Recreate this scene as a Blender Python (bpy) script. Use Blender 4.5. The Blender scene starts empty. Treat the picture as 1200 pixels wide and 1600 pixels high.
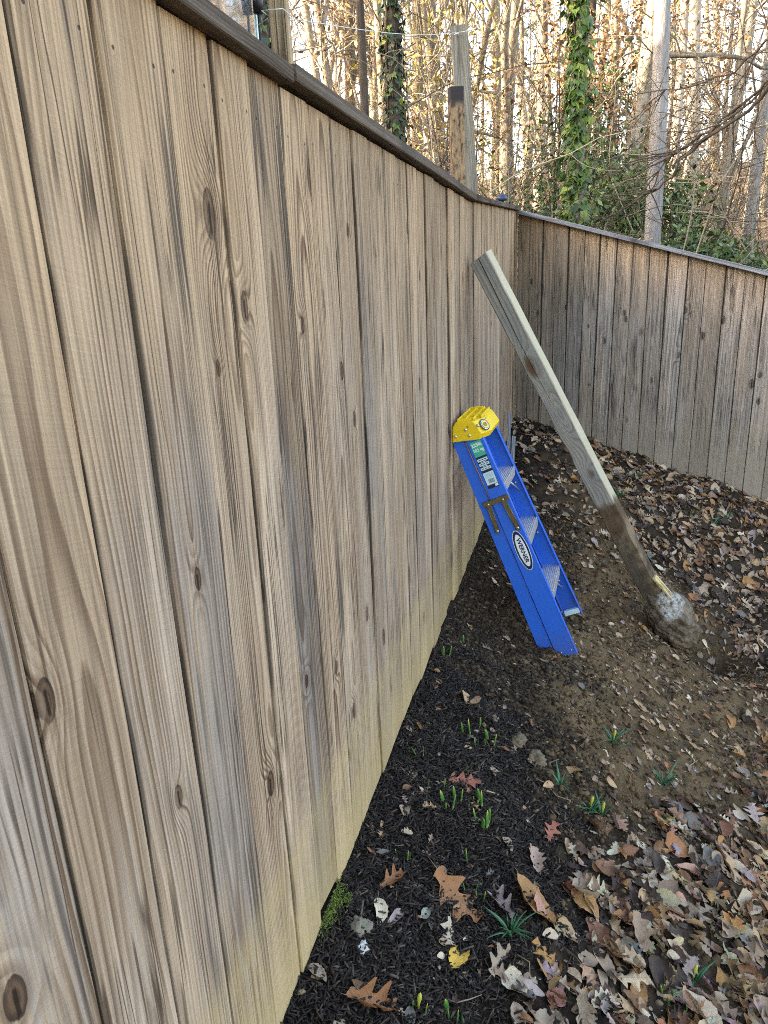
import bpy, math, random
import numpy as np
from mathutils import Vector, Matrix

scene = bpy.context.scene
R = math.radians

# ------------------------------------------------------------------ camera, sky, sun, exposure
# world: x = distance out from the face of the long fence, y = along it, z = up (0 = foot of the near boards), metres
CAM = Vector((0.54, 0.0, 1.43))
cam_d = bpy.data.cameras.new('camera')
cam = bpy.data.objects.new('camera', cam_d)
scene.collection.objects.link(cam)
cam_d.lens = 1145 / 1600 * 36
cam_d.sensor_width = 36
cam_d.clip_start = 0.02
cam_d.clip_end = 2000
ax = Vector((0.9657669, 0.2561449, -0.0410356))
ay = Vector((-0.0410497, 0.3070949, 0.9507932))
az = Vector((0.2561427, -0.9165601, 0.3070968))
cam.matrix_world = Matrix(((ax.x, ay.x, az.x, CAM.x), (ax.y, ay.y, az.y, CAM.y), (ax.z, ay.z, az.z, CAM.z), (0, 0, 0, 1)))
scene.camera = cam

SUN_EL, SUN_DIR = R(13), Vector((-0.93, -0.36))          # direction towards the sun, in plan
world = bpy.data.worlds.new('World')
scene.world = world
world.use_nodes = True
wn = world.node_tree.nodes
sky = wn.new('ShaderNodeTexSky')
sky.sky_type = 'NISHITA'
sky.sun_disc = False
sky.sun_elevation = SUN_EL
sky.sun_rotation = math.atan2(SUN_DIR.x, SUN_DIR.y)
sky.altitude = 100
sky.air_density = 1.0
sky.dust_density = 2.5
sky.ozone_density = 1.0
wn['Background'].inputs['Strength'].default_value = 0.15
world.node_tree.links.new(sky.outputs['Color'], wn['Background'].inputs['Color'])
sun_d = bpy.data.lights.new('sun', 'SUN')
sun_d.energy = 2.6
sun_d.angle = R(0.5)
sun_d.color = (1.0, 0.94, 0.78)
sun = bpy.data.objects.new('sun', sun_d)
scene.collection.objects.link(sun)
to_sun = Vector((SUN_DIR.x, SUN_DIR.y, 0)).normalized() * math.cos(SUN_EL) + Vector((0, 0, math.sin(SUN_EL)))
sun.rotation_euler = to_sun.to_track_quat('Z', 'Y').to_euler()
sun.location = (-30, -10, 20)
vs = scene.view_settings
vs.view_transform = 'Standard'
vs.look = 'None'
vs.gamma = 1
vs.use_curve_mapping = False
vs.exposure = 3.08
vs.use_white_balance = True
vs.white_balance_temperature = 7600
vs.white_balance_tint = 20
scene.cycles.max_bounces = 6
scene.cycles.transparent_max_bounces = 8
scene.cycles.use_denoising = False
scene.cycles.filter_width = 1.0

rng = random.Random(7)
nr = np.random.default_rng(7)
COL = scene.collection


# ------------------------------------------------------------------ helpers: objects
def link(o, parent=None):
    COL.objects.link(o)
    if parent is not None:
        o.parent = parent
    return o


def tag(o, label=None, cat=None, group=None, kind=None):
    if label: o['label'] = label
    if cat: o['category'] = cat
    if group: o['group'] = group
    if kind: o['kind'] = kind
    return o


def empty(name, loc=(0, 0, 0), label=None, cat=None, group=None):
    o = bpy.data.objects.new(name, None)
    o.empty_display_size = 0.1
    o.location = loc
    link(o)
    return tag(o, label, cat, group)


class MB:
    """collects tubes, boxes and sheets into one mesh"""
    def __init__(self):
        self.v, self.f, self.n, self.sm = [], [], 0, []

    def add(self, v, f, smooth=False):
        b = self.n
        self.v.extend([tuple(p) for p in v])
        self.f.extend([tuple(i + b for i in q) for q in f])
        self.sm.extend([smooth] * len(f))
        self.n += len(v)

    def box(self, c, s, mat=None):
        x, y, z = s[0] / 2, s[1] / 2, s[2] / 2
        v = [Vector((i * x, j * y, k * z)) for i in (-1, 1) for j in (-1, 1) for k in (-1, 1)]
        if mat is not None: v = [mat @ p for p in v]
        v = [p + Vector(c) for p in v]
        self.add(v, [(0, 1, 3, 2), (4, 6, 7, 5), (0, 4, 5, 1), (2, 3, 7, 6), (0, 2, 6, 4), (1, 5, 7, 3)])

    def tube(self, pts, rad, sides=6, cap=True):
        pts = [Vector(p) for p in pts]
        n = len(pts)
        if not hasattr(rad, '__len__'): rad = [rad] * n
        vs_, fs = [], []
        up = Vector((0.31, 0.52, 0.79))
        for i, p in enumerate(pts):
            t = (pts[min(i + 1, n - 1)] - pts[max(i - 1, 0)])
            if t.length < 1e-9: t = Vector((0, 0, 1))
            t.normalize()
            a = t.cross(up)
            if a.length < 0.05: a = t.cross(Vector((1, 0, 0)))
            a.normalize()
            b = t.cross(a)
            for k in range(sides):
                an = 2 * math.pi * k / sides
                vs_.append(p + (a * math.cos(an) + b * math.sin(an)) * rad[i])
        for i in range(n - 1):
            for k in range(sides):
                k2 = (k + 1) % sides
                fs.append((i * sides + k, i * sides + k2, (i + 1) * sides + k2, (i + 1) * sides + k))
        if cap:
            fs.append(tuple(range(sides))[::-1])
            fs.append(tuple((n - 1) * sides + k for k in range(sides)))
        self.add(vs_, fs, True)

    def prism(self, outline, z0, z1, mat=None):
        n = len(outline)
        v = [Vector((x, y, z0)) for x, y in outline] + [Vector((x, y, z1)) for x, y in outline]
        if mat is not None: v = [mat @ p for p in v]
        f = [tuple(range(n))[::-1], tuple(range(n, 2 * n))] + [(i, (i + 1) % n, n + (i + 1) % n, n + i) for i in range(n)]
        self.add(v, f)

    def mesh(self, name, m=None):
        me = bpy.data.meshes.new(name)
        me.from_pydata(self.v, [], self.f)
        me.polygons.foreach_set('use_smooth', self.sm)
        if m is not None: me.materials.append(m)
        me.update()
        return me

    def build(self, name, m, parent=None, bevel=0.0, seg=2):
        o = bpy.data.objects.new(name, self.mesh(name, m))
        link(o, parent)
        if bevel:
            b = o.modifiers.new('bevel', 'BEVEL')
            b.width = bevel
            b.segments = seg
            b.limit_method = 'ANGLE'
            b.angle_limit = R(40)
        return o


def np_mesh(name, v, f, m=None, smooth=False):
    """fast mesh from arrays: v (n,3), f (m,k)"""
    me = bpy.data.meshes.new(name)
    v = np.asarray(v, np.float32)
    f = np.asarray(f, np.int32)
    me.vertices.add(len(v))
    me.vertices.foreach_set('co', v.ravel())
    k = f.shape[1]
    me.loops.add(f.size)
    me.loops.foreach_set('vertex_index', f.ravel())
    me.polygons.add(len(f))
    me.polygons.foreach_set('loop_start', np.arange(0, f.size, k, dtype=np.int32))
    if smooth:
        me.polygons.foreach_set('use_smooth', np.ones(len(f), bool))
    if m is not None: me.materials.append(m)
    me.update(calc_edges=True)
    return me


# ------------------------------------------------------------------ helpers: materials
class MT:
    def __init__(self, name):
        self.m = bpy.data.materials.new(name)
        self.m.use_nodes = True
        self.nt = self.m.node_tree
        self.bsdf = self.nt.nodes['Principled BSDF']
        self.out = self.nt.nodes['Material Output']

    def node(self, t, **kw):
        n = self.nt.nodes.new(t)
        for k, v in kw.items(): setattr(n, k, v)
        return n

    def set(self, sock, v):
        if isinstance(v, bpy.types.NodeSocket): self.nt.links.new(v, sock)
        elif v is not None: sock.default_value = v

    def M(self, op, a, b=None, c=None, clamp=False):
        n = self.node('ShaderNodeMath', operation=op, use_clamp=clamp)
        for i, x in enumerate((a, b, c)):
            if x is not None: self.set(n.inputs[i], x)
        return n.outputs[0]

    def add(self, a, b): return self.M('ADD', a, b)
    def sub(self, a, b): return self.M('SUBTRACT', a, b)
    def mul(self, a, b): return self.M('MULTIPLY', a, b)

    def ss(self, x, a, b):                   # smoothstep, a may exceed b
        n = self.node('ShaderNodeMapRange', interpolation_type='SMOOTHSTEP')
        if a <= b: v = (a, b, 0.0, 1.0)
        else: v = (b, a, 1.0, 0.0)
        self.set(n.inputs[0], x)
        for i in range(4): n.inputs[i + 1].default_value = v[i]
        return n.outputs[0]

    def xyz(self, x, y, z):
        n = self.node('ShaderNodeCombineXYZ')
        for i, q in enumerate((x, y, z)): self.set(n.inputs[i], q)
        return n.outputs[0]

    def sep(self, v):
        n = self.node('ShaderNodeSeparateXYZ')
        self.set(n.inputs[0], v)
        return n.outputs

    def vmul(self, v, s):
        n = self.node('ShaderNodeVectorMath', operation='MULTIPLY')
        self.set(n.inputs[0], v)
        self.set(n.inputs[1], s)
        return n.outputs[0]

    def vadd(self, v, s):
        n = self.node('ShaderNodeVectorMath', operation='ADD')
        self.set(n.inputs[0], v)
        self.set(n.inputs[1], s)
        return n.outputs[0]

    def noise(self, v, scale=1.0, detail=2.0, rough=0.5, w=None):
        n = self.node('ShaderNodeTexNoise')
        if v is not None: self.set(n.inputs['Vector'], v)
        n.inputs['Scale'].default_value = scale
        n.inputs['Detail'].default_value = detail
        n.inputs['Roughness'].default_value = rough
        return n.outputs[0]

    def mix(self, f, a, b, mode='MIX'):
        n = self.node('ShaderNodeMix', data_type='RGBA', blend_type=mode)
        self.set(n.inputs[0], f)
        for s, x in ((n.inputs[6], a), (n.inputs[7], b)):
            if isinstance(x, tuple): x = (*x[:3], 1.0)
            self.set(s, x)
        return n.outputs[2]

    def ramp(self, f, stops, interp='LINEAR'):
        n = self.node('ShaderNodeValToRGB')
        n.color_ramp.interpolation = interp
        e = n.color_ramp.elements
        while len(e) < len(stops): e.new(0.5)
        for i, (p, c) in enumerate(stops):
            e[i].position = p
            e[i].color = (*c, 1)
        self.set(n.inputs[0], f)
        return n.outputs[0]

    def attr(self, name, kind='OBJECT'):
        return self.node('ShaderNodeAttribute', attribute_type=kind, attribute_name=name)

    def obj(self): return self.node('ShaderNodeTexCoord').outputs['Object']
    def pos(self): return self.node('ShaderNodeNewGeometry').outputs['Position']
    def rand(self): return self.node('ShaderNodeObjectInfo').outputs['Random']
    def island(self): return self.node('ShaderNodeNewGeometry').outputs['Random Per Island']

    def bump(self, h, strength=0.3, dist=0.01):
        n = self.node('ShaderNodeBump')
        n.inputs['Strength'].default_value = strength
        n.inputs['Distance'].default_value = dist
        self.set(n.inputs['Height'], h)
        self.nt.links.new(n.outputs[0], self.bsdf.inputs['Normal'])

    def fin(self, color=None, rough=0.6, metal=0.0, spec=None):
        if isinstance(color, tuple): color = (*color[:3], 1.0)
        self.set(self.bsdf.inputs['Base Color'], color)
        self.set(self.bsdf.inputs['Roughness'], rough)
        self.set(self.bsdf.inputs['Metallic'], metal)
        if spec is not None: self.bsdf.inputs['Specular IOR Level'].default_value = spec
        return self.m


def S(r, g, b):
    """sRGB 0-255 to linear"""
    return tuple(((c / 255) / 12.92 if c / 255 < 0.04045 else ((c / 255 + 0.055) / 1.055) ** 2.4) for c in (r, g, b))


def wood(name, pale, mid, late, grey, splash=None, saw=1.0):
    """sawn softwood: growth rings cut at a slant, knots, stains and greying read from each board's own properties"""
    t = MT(name)
    P = t.obj()
    x, y, z = t.sep(P)
    g = t.sep(t.attr('grain').outputs['Vector'])
    tone = t.sep(t.attr('tone').outputs['Vector'])        # brightness, greyness, ring frequency
    sd = t.mul(t.attr('seed').outputs['Fac'], 13.7)
    lo = t.noise(t.xyz(t.add(t.mul(x, 3.0), sd), sd, t.mul(z, 1.1)), 1.0, 1.0)
    lo2 = t.noise(t.xyz(t.add(t.mul(x, 2.0), sd), t.add(sd, 9.0), t.mul(z, 1.7)), 1.0, 1.0)
    hi = t.noise(t.xyz(t.add(t.mul(x, 28.0), sd), sd, t.mul(z, 5.0)), 1.0, 2.0)
    fib2 = t.noise(t.xyz(t.add(t.mul(x, 75.0), sd), t.mul(y, 60.0), t.mul(z, 1.3)), 1.0, 3.0, 0.6)
    X = t.add(t.sub(x, g[0]), t.mul(t.sub(lo, 0.5), 0.030))
    Y = t.add(t.add(t.add(g[1], t.mul(g[2], z)), y), t.mul(t.sub(lo2, 0.5), 0.055))
    rr = t.M('SQRT', t.add(t.mul(X, X), t.mul(Y, Y)))
    core = None
    halo = None
    for k in 'abc':
        kv = t.sep(t.attr('knot_' + k).outputs['Vector'])
        kr = t.M('MAXIMUM', kv[2], 0.0005)
        dx = t.M('DIVIDE', t.sub(x, kv[0]), kr)
        dz = t.M('DIVIDE', t.sub(z, kv[1]), t.mul(kr, 1.9))
        wob = t.add(t.mul(t.sub(hi, 0.5), 1.5), t.mul(t.sub(fib2, 0.5), 0.9))
        d2 = t.add(t.add(t.mul(dx, dx), t.mul(dz, dz)), wob)
        slit = t.mul(t.mul(t.ss(t.M('ABSOLUTE', t.add(dx, t.mul(t.sub(hi, .5), 1.2))), .26, .12), t.ss(t.M('ABSOLUTE', t.add(dz, .15)), .75, .5)), t.M('GREATER_THAN', kv[2], 0.001))
        slits = slit if core is None else t.M('MAXIMUM', slits, slit)
        infl = t.M('EXPONENT', t.mul(t.M('MAXIMUM', d2, 0.0), -0.22))
        rr = t.add(rr, t.mul(t.mul(infl, kr), 2.0))
        on = t.M('GREATER_THAN', kv[2], 0.001)
        c = t.mul(t.ss(d2, 1.10, 0.85), on)
        kd_ = t.M('SQRT', t.M('MAXIMUM', d2, 0.0))
        kd = kd_ if core is None else t.M('MINIMUM', kd, kd_)
        h = t.mul(t.ss(d2, 3.6, 0.7), on)
        core = c if core is None else t.M('MAXIMUM', core, c)
        halo = h if halo is None else t.M('MAXIMUM', halo, h)
    ph = t.add(t.mul(rr, tone[2]), t.mul(t.sub(hi, 0.5), 0.55))
    fr = t.M('FRACT', ph)
    ring = t.mul(t.ss(fr, 0.20, 0.82), t.ss(fr, 1.0, 0.88))
    wnz = t.node('ShaderNodeTexWhiteNoise', noise_dimensions='2D')
    t.set(wnz.inputs['Vector'], t.xyz(t.M('FLOOR', ph), sd, 0.0))
    ring = t.mul(ring, t.add(t.mul(wnz.outputs[0], 0.8), 0.22))
    fade = t.noise(t.xyz(t.add(t.mul(x, 11.0), sd), sd, t.mul(z, 1.6)), 1.0, 2.0)
    ring = t.mul(ring, t.add(0.25, t.mul(t.ss(fade, 0.25, 0.6), 0.75)))
    fib = t.noise(t.xyz(t.add(t.mul(x, 330.0), sd), t.mul(y, 300.0), t.mul(z, 6.0)), 1.0, 2.0, 0.6)
    sawn = t.noise(t.xyz(t.add(t.mul(x, 9.0), sd), sd, t.add(t.mul(z, 260.0), t.mul(x, 60.0))), 1.0, 1.0)
    fib3 = t.noise(t.xyz(t.add(t.mul(x, 170.0), sd), t.mul(y, 120.0), t.mul(z, 2.4)), 1.0, 3.0, 0.62)
    chk = t.noise(t.xyz(t.add(t.mul(x, 34.0), sd), t.add(sd, 17.0), t.mul(z, 1.0)), 1.0, 2.0, 0.55)
    patch = t.noise(t.xyz(t.add(t.mul(x, 7.0), sd), t.add(sd, 3.0), t.mul(z, 1.4)), 1.0, 3.0, 0.55)
    col = t.mix(t.ss(fade, 0.3, 0.7), pale, mid)
    gm = t.mul(t.ss(t.add(patch, t.add(t.mul(t.sub(fib2, 0.5), 0.9), t.mul(t.sub(fib3, 0.5), 0.5))), 0.42, 0.62), t.mul(tone[1], 0.8))
    col = t.mix(gm, col, grey)
    if splash is not None:                                # kept warm and unweathered where the cap sheds the rain
        col = t.mix(t.mul(t.ss(t.add(z, t.mul(t.sub(fib2, .5), .7)), 1.0, 1.75), 0.6), col, (0.50, 0.33, 0.175))
    col = t.mix(t.mul(ring, 0.92), col, late)
    v = t.M('MAXIMUM', t.add(-0.62, t.add(t.mul(fib, 0.66), t.add(t.add(t.mul(fib2, 1.15), t.mul(fib3, 1.25)), t.mul(sawn, 0.12 * saw)))), 0.12)
    col = t.mix(1.0, col, t.xyz(v, v, v), 'MULTIPLY')
    # hairline drying checks
    ck = t.mul(t.ss(t.M('ABSOLUTE', t.sub(chk, 0.5)), 0.022, 0.004), t.ss(t.noise(t.xyz(t.mul(x, 6.0), sd, t.mul(z, 2.6)), 1.0, 1.0), 0.45, 0.6))
    col = t.mix(t.mul(ck, 0.8), col, tuple(c * 0.35 for c in late))
    # fine dark mildew streaks along the grain
    mil = t.noise(t.xyz(t.add(t.mul(x, 55.0), sd), t.add(sd, 5.0), t.mul(z, 1.9)), 1.0, 3.0, 0.65)
    milp = t.mul(t.ss(mil, 0.53, 0.68), t.ss(patch, 0.42, 0.58))
    col = t.mix(t.mul(t.mul(milp, t.add(0.35, t.mul(tone[1], 0.6))), 0.8), col, tuple(c * 0.22 for c in grey))
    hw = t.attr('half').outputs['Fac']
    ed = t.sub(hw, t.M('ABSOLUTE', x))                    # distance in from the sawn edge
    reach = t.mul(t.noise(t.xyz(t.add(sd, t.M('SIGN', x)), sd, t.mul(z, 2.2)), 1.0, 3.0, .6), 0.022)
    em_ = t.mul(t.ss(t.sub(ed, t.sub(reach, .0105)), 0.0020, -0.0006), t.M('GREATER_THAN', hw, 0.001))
    col = t.mix(t.mul(em_, 0.74), col, tuple(c * 0.12 for c in grey))  # edges darkened in patches: mildew and seam shade put into the colour
    # named dark stains: (x, z, half height)
    for k in 'ab':
        kv = t.sep(t.attr('stain_' + k).outputs['Vector'])
        hh = t.M('MAXIMUM', kv[2], 0.0005)
        dx = t.M('DIVIDE', t.sub(x, kv[0]), 0.030)
        dz = t.M('DIVIDE', t.sub(z, kv[1]), hh)
        d2 = t.add(t.mul(dx, dx), t.mul(dz, dz))
        mask = t.mul(t.ss(t.add(d2, t.add(t.mul(fib2, 1.6), t.add(t.mul(fib3, 3.4), t.mul(fib, 1.4)))), 3.9, 2.9), t.M('GREATER_THAN', kv[2], 0.001))
        col = t.mix(t.mul(mask, 0.80), col, tuple(c * 0.15 for c in grey))
    col = t.mix(t.mul(halo, 0.30), col, late)
    kring = t.ss(t.M('ABSOLUTE', t.sub(t.M('FRACT', t.add(t.mul(kd, 1.9), t.mul(fib2, 0.9))), 0.5)), 0.10, 0.45)
    heart = t.mix(kring, tuple(c * 0.95 for c in late), tuple(c * 0.42 for c in late))
    heart = t.mix(t.ss(kd, 0.72, 1.0), heart, tuple(c * 0.16 for c in late))
    heart = t.mix(t.mul(t.ss(t.add(fib2, t.mul(hi, .6)), .92, 1.02), 0.8), heart, tuple(c * 0.10 for c in late))
    col = t.mix(t.mul(core, t.add(0.35, t.mul(t.ss(hi, .3, .6), .55))), col, heart)
    col = t.mix(t.mul(slits, 0.85), col, tuple(c * 0.10 for c in late))
    # nail heads near the top and the bottom rail, with a run of rust
    nz = t.attr('nail').outputs['Fac']
    nx = t.sub(t.M('ABSOLUTE', x), 0.043)
    nd = t.M('SQRT', t.add(t.mul(nx, nx), t.mul(t.sub(z, nz), t.sub(z, nz))))
    col = t.mix(t.mul(t.ss(nd, 0.0034, 0.0022), 0.85), col, (0.02, 0.018, 0.016))
    run = t.mul(t.ss(t.M('ABSOLUTE', nx), 0.007, 0.001), t.mul(t.ss(t.sub(nz, z), 0.0, 0.01), t.ss(t.sub(nz, z), 0.09, 0.02)))
    col = t.mix(t.mul(t.mul(run, 0.25), t.M('GREATER_THAN', nz, 0.1)), col, tuple(c * 0.3 for c in grey))
    if splash is not None:                                # soil splashed up the foot of the boards
        mk = t.mul(t.ss(t.add(z, t.mul(t.sub(t.noise(P, 5.0, 3.0), 0.5), 0.7)), 0.40, 0.0), 0.75)
        mk = t.mul(mk, t.add(0.55, t.mul(t.noise(P, 60.0, 3.0), 0.8)))
        col = t.mix(mk, col, splash)
    col = t.mix(1.0, col, t.xyz(tone[0], tone[0], tone[0]), 'MULTIPLY')
    t.bump(t.add(t.add(t.mul(ring, -0.7), t.add(t.mul(fib, 0.8), t.mul(fib3, 1.0))), t.add(t.mul(sawn, 0.35 * saw), t.add(t.mul(core, -1.2), t.mul(ck, -1.5)))), 0.6, 0.0025)
    return t.fin(col, 0.82, spec=0.25)


def plain(name, c, rough=0.5, metal=0.0, var=0.12, scale=30.0, bump=0.0):
    t = MT(name)
    n = t.noise(t.obj(), scale, 4.0, 0.6)
    v = t.add(1.0 - var, t.mul(n, 2 * var))
    col = t.mix(1.0, c, t.xyz(v, v, v), 'MULTIPLY')
    if bump: t.bump(n, bump, 0.004)
    return t.fin(col, t.add(rough - 0.06, t.mul(n, 0.12)), metal)


M = {}
M['fence_near'] = wood('weathered_fence_wood', (0.54, 0.41, 0.282), (0.375, 0.27, 0.175), (0.120, 0.067, 0.037), (0.29, 0.26, 0.23), (0.49, 0.37, 0.175))
M['fence_far'] = wood('grey_fence_wood', (0.36, 0.305, 0.24), (0.29, 0.243, 0.188), (0.11, 0.088, 0.068), (0.33, 0.32, 0.30), (0.30, 0.265, 0.20), 0.5)
M['cap_wood'] = wood('cap_wood', (0.125, 0.095, 0.066), (0.095, 0.072, 0.05), (0.06, 0.042, 0.03), (0.13, 0.11, 0.09), None, 0.6)
M['cap_far'] = wood('pale_cap_wood', (0.25, 0.27, 0.29), (0.22, 0.235, 0.25), (0.13, 0.14, 0.15), (0.25, 0.275, 0.30), None, 0.3)
M['post_wood'] = wood('grey_post_wood', (0.36, 0.34, 0.27), (0.29, 0.275, 0.22), (0.13, 0.115, 0.09), (0.29, 0.30, 0.28), None, 0.2)
M['stake_wood'] = wood('stake_wood', (0.44, 0.34, 0.20), (0.36, 0.27, 0.16), (0.22, 0.15, 0.08), (0.30, 0.26, 0.2), None, 0.4)

# ------------------------------------------------------------------ ground
def sm(t):
    t = np.clip(t, 0, 1)
    return t * t * (3 - 2 * t)


def hash2(i, j, s):
    h = np.sin(i * 127.1 + j * 311.7 + s * 74.7) * 43758.5453
    return h - np.floor(h)


def vnoise(x, y, s=0.0):
    i, j = np.floor(x), np.floor(y)
    a, b = sm(x - i), sm(y - j)
    return (hash2(i, j, s) * (1 - a) + hash2(i + 1, j, s) * a) * (1 - b) + (hash2(i, j + 1, s) * (1 - a) + hash2(i + 1, j + 1, s) * a) * b


FOOT = (1.09, 3.80)
KD = (0.95938, -0.28211)                                   # direction of the far fence from the corner (0, 6)


def macro(x, y):
    base = 0.30 * sm((y - 4.0) / 2.0)
    sl = 0.45 - 0.21 * sm((y - 3.2) / 2.2)
    xx = np.where(x > 2.5, 2.5 + (x - 2.5) * 0.3, x)
    return base - sl * np.maximum(xx, 0)


def litter_w(x, y):
    """how thickly the ground is covered in leaves"""
    xb = np.interp(y, [0.3, 1.24, 1.52, 1.73, 1.99], [0.36, 0.42, 0.45, 0.53, 0.57])
    top = 1.99 + (x - 0.574) * 1.02
    n1, n2 = vnoise(x * 8, y * 8, 13.0) - .5, vnoise(x * 19, y * 19, 14.0) - .5
    near = sm((x - xb + 0.07 + n1 * .16) / 0.20) * sm((top - y + 0.10 + n1 * .3) / 0.34) * (.62 + .38 * sm((n2 + .25) / .4))
    lim = np.interp(y, [3.2, 3.8, 4.12, 4.32, 4.42, 5.11, 5.69], [1.95, 1.45, 1.25, 1.02, 0.76, 0.80, 0.40])
    far = sm((x - lim + 0.06) / 0.2) * sm((y - 2.7) / 0.6)
    far2 = sm((x - 0.98 - (y - 2.2) * 0.22) / 0.45) * sm((y - 1.8) / 0.4) * (.35 + .65 * sm((n1 + .2) / .3))
    back = 0.42 * sm((y - 4.0) / 0.5) * (0.5 + vnoise(x * 7, y * 7, 3.0))
    return np.clip(np.maximum(np.maximum(near, np.maximum(far, far2 * 0.8)), back), 0, 1)


def mulch_w(x, y):
    lim = np.interp(y, [0.0, 1.24, 1.52, 1.73, 1.99, 2.16, 2.35, 2.46, 2.75, 3.1, 3.5, 4.2, 4.9, 5.6, 6], [0.44, 0.47, 0.50, 0.54, 0.55, 0.44, 0.31, 0.18, 0.05, -0.1, -0.1, 0.1, 0.26, 0.36, 0.4])
    n = vnoise(x * 9, y * 9, 5.0) - 0.5
    return sm((lim - x + n * 0.26) / 0.32 + 0.5)


def ground(x, y):
    x, y = np.asarray(x, float), np.asarray(y, float)
    z = macro(x, y)
    inyard = sm((x + 0.05) / 0.1)
    wet = 0.35 + 0.65 * sm((x - 0.02) / 0.15)
    soil = 1 - mulch_w(x, y)
    b = (vnoise(x * 4, y * 4, 1.) - 0.5) * 0.05 + (vnoise(x * 11, y * 11, 2.) - 0.5) * 0.022
    b = b + (vnoise(x * 27, y * 27, 4.) - 0.5) * (0.008 + 0.018 * soil) + (vnoise(x * 60, y * 60, 6.) - 0.5) * 0.014 * soil
    z = z + b * inyard * wet
    # the hole the post was dug from and the spoil beside it
    d2 = ((x - FOOT[0] - 0.16) / 0.20) ** 2 + ((y - FOOT[1] - 0.0) / 0.17) ** 2
    z = z - 0.22 * np.exp(-d2)
    d2 = ((x - 0.62) / 0.30) ** 2 + ((y - 2.55) / 0.35) ** 2
    z = z + 0.035 * np.exp(-d2)
    # foot of the fence a finger below the boards
    z = z - 0.012 * np.exp(-(x / 0.05) ** 2)
    return z


def hill(x, y):
    x, y = np.asarray(x, float), np.asarray(y, float)
    r = np.hypot(x - 0.54, y)
    h = -0.25 + 0.30 * sm((r - 6.5) / 3.0) + 0.150 * np.maximum(r - 8.5, 0) ** 1.0
    h = np.where(r > 62, -0.25 + 0.30 + 0.150 * 53.5 + 0.02 * (r - 62), h)
    n = (vnoise(x * 0.25, y * 0.25, 8.) - 0.5) * 0.9 * sm((r - 8) / 6) + (vnoise(x * 0.9, y * 0.9, 9.) - 0.5) * 0.25
    return h + n * sm((r - 7) / 3)


def beyond(x, y):
    """0 inside the yard, 1 past the far fence or behind the long fence"""
    past = (y - 6.0 + 0.294 * x)
    return past


def terrain(x, y):
    x, y = np.asarray(x, float), np.asarray(y, float)
    k = sm((beyond(x, y) - 0.10) / 1.6)
    g = ground(x, y)
    left = np.where(x < 0, sm((-x - 0.1) / 2.0), 0)
    g = g * (1 - left) + (0.15 + 0.02 * y) * left
    return g * (1 - k) + hill(x, y) * k


def ground_mat(name, yard):
    t = MT(name)
    P = t.pos()
    n1 = t.noise(P, 9.0, 6.0, 0.62)
    n2 = t.noise(P, 70.0, 5.0, 0.65)
    n3 = t.noise(P, 260.0, 3.0, 0.6)
    if yard:
        z = t.sep(t.attr('zone', 'GEOMETRY').outputs['Vector'])
        soil = t.ramp(n1, [(0.25, (0.052, 0.033, 0.015)), (0.5, (0.135, 0.090, 0.044)), (0.75, (0.23, 0.160, 0.083))])
        soil = t.mix(t.ss(n2, 0.35, 0.75), soil, (0.155, 0.107, 0.058))
        mul = t.ramp(n2, [(0.3, (0.007, 0.005, 0.0035)), (0.6, (0.022, 0.015, 0.010)), (0.8, (0.040, 0.028, 0.018))])
        lit = t.ramp(n2, [(0.3, (0.010, 0.0075, 0.0055)), (0.7, (0.036, 0.026, 0.018))])
        soil = t.mix(t.mul(z[2], .90), soil, t.ramp(n2, [(.3, (0.014, 0.0095, 0.0055)), (.7, (0.058, 0.040, 0.022))]))    # damp, freshly turned
        col = t.mix(z[0], soil, mul)
        col = t.mix(t.mul(z[1], 0.85), col, lit)
    else:
        sp = t.noise(P, 26.0, 3.0, 0.7)
        col = t.ramp(sp, [(0.3, (0.07, 0.045, 0.028)), (0.45, (0.16, 0.105, 0.062)), (0.6, (0.30, 0.205, 0.125)), (0.75, (0.42, 0.32, 0.22))])
        col = t.mix(t.ss(n1, 0.5, 0.75), col, (0.075, 0.055, 0.035))
    v = t.add(0.35, t.mul(n3, 1.3))
    col = t.mix(1.0, col, t.xyz(v, v, v), 'MULTIPLY')
    t.bump(t.add(t.mul(n2, 0.8), t.mul(n3, 0.5)), 0.8, 0.014)
    return t.fin(col, 0.92, spec=0.2)


def grid(xs, ys, fz):
    X, Y = np.meshgrid(xs, ys)
    Z = fz(X, Y)
    v = np.stack([X.ravel(), Y.ravel(), Z.ravel()], 1)
    nx, ny = len(xs), len(ys)
    i = (np.arange(ny - 1)[:, None] * nx + np.arange(nx - 1)[None, :]).ravel()
    f = np.stack([i, i + 1, i + 1 + nx, i + nx], 1)
    return v, f


# the yard: fine near the camera, running under both fences
xs = np.concatenate([np.linspace(-0.16, 1.6, 177), np.linspace(1.62, 4.5, 60)])
ys = np.concatenate([np.linspace(-2.0, 0.6, 30), np.linspace(0.62, 3.4, 240), np.linspace(3.42, 6.6, 140)])
v, f = grid(xs, ys, lambda x, y: terrain(x, y))
me = np_mesh('yard_ground', v, f, ground_mat('yard_soil', True), True)
a = me.attributes.new('zone', 'FLOAT_COLOR', 'POINT')
zc = np.ones((len(v), 4), np.float32)
zc[:, 0] = mulch_w(v[:, 0], v[:, 1])
zc[:, 1] = litter_w(v[:, 0], v[:, 1])
dn = (vnoise(v[:, 0] * 6, v[:, 1] * 6, 15.) - .5) * .35 + (vnoise(v[:, 0] * 17, v[:, 1] * 17, 16.) - .5) * .15
zc[:, 2] = sm((np.interp(v[:, 1], [0, 1.9, 2.4, 3.0, 4.2, 5.0, 6], [.9, .9, .66, .50, .60, .55, .5]) - v[:, 0] + dn) / .34)
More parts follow.
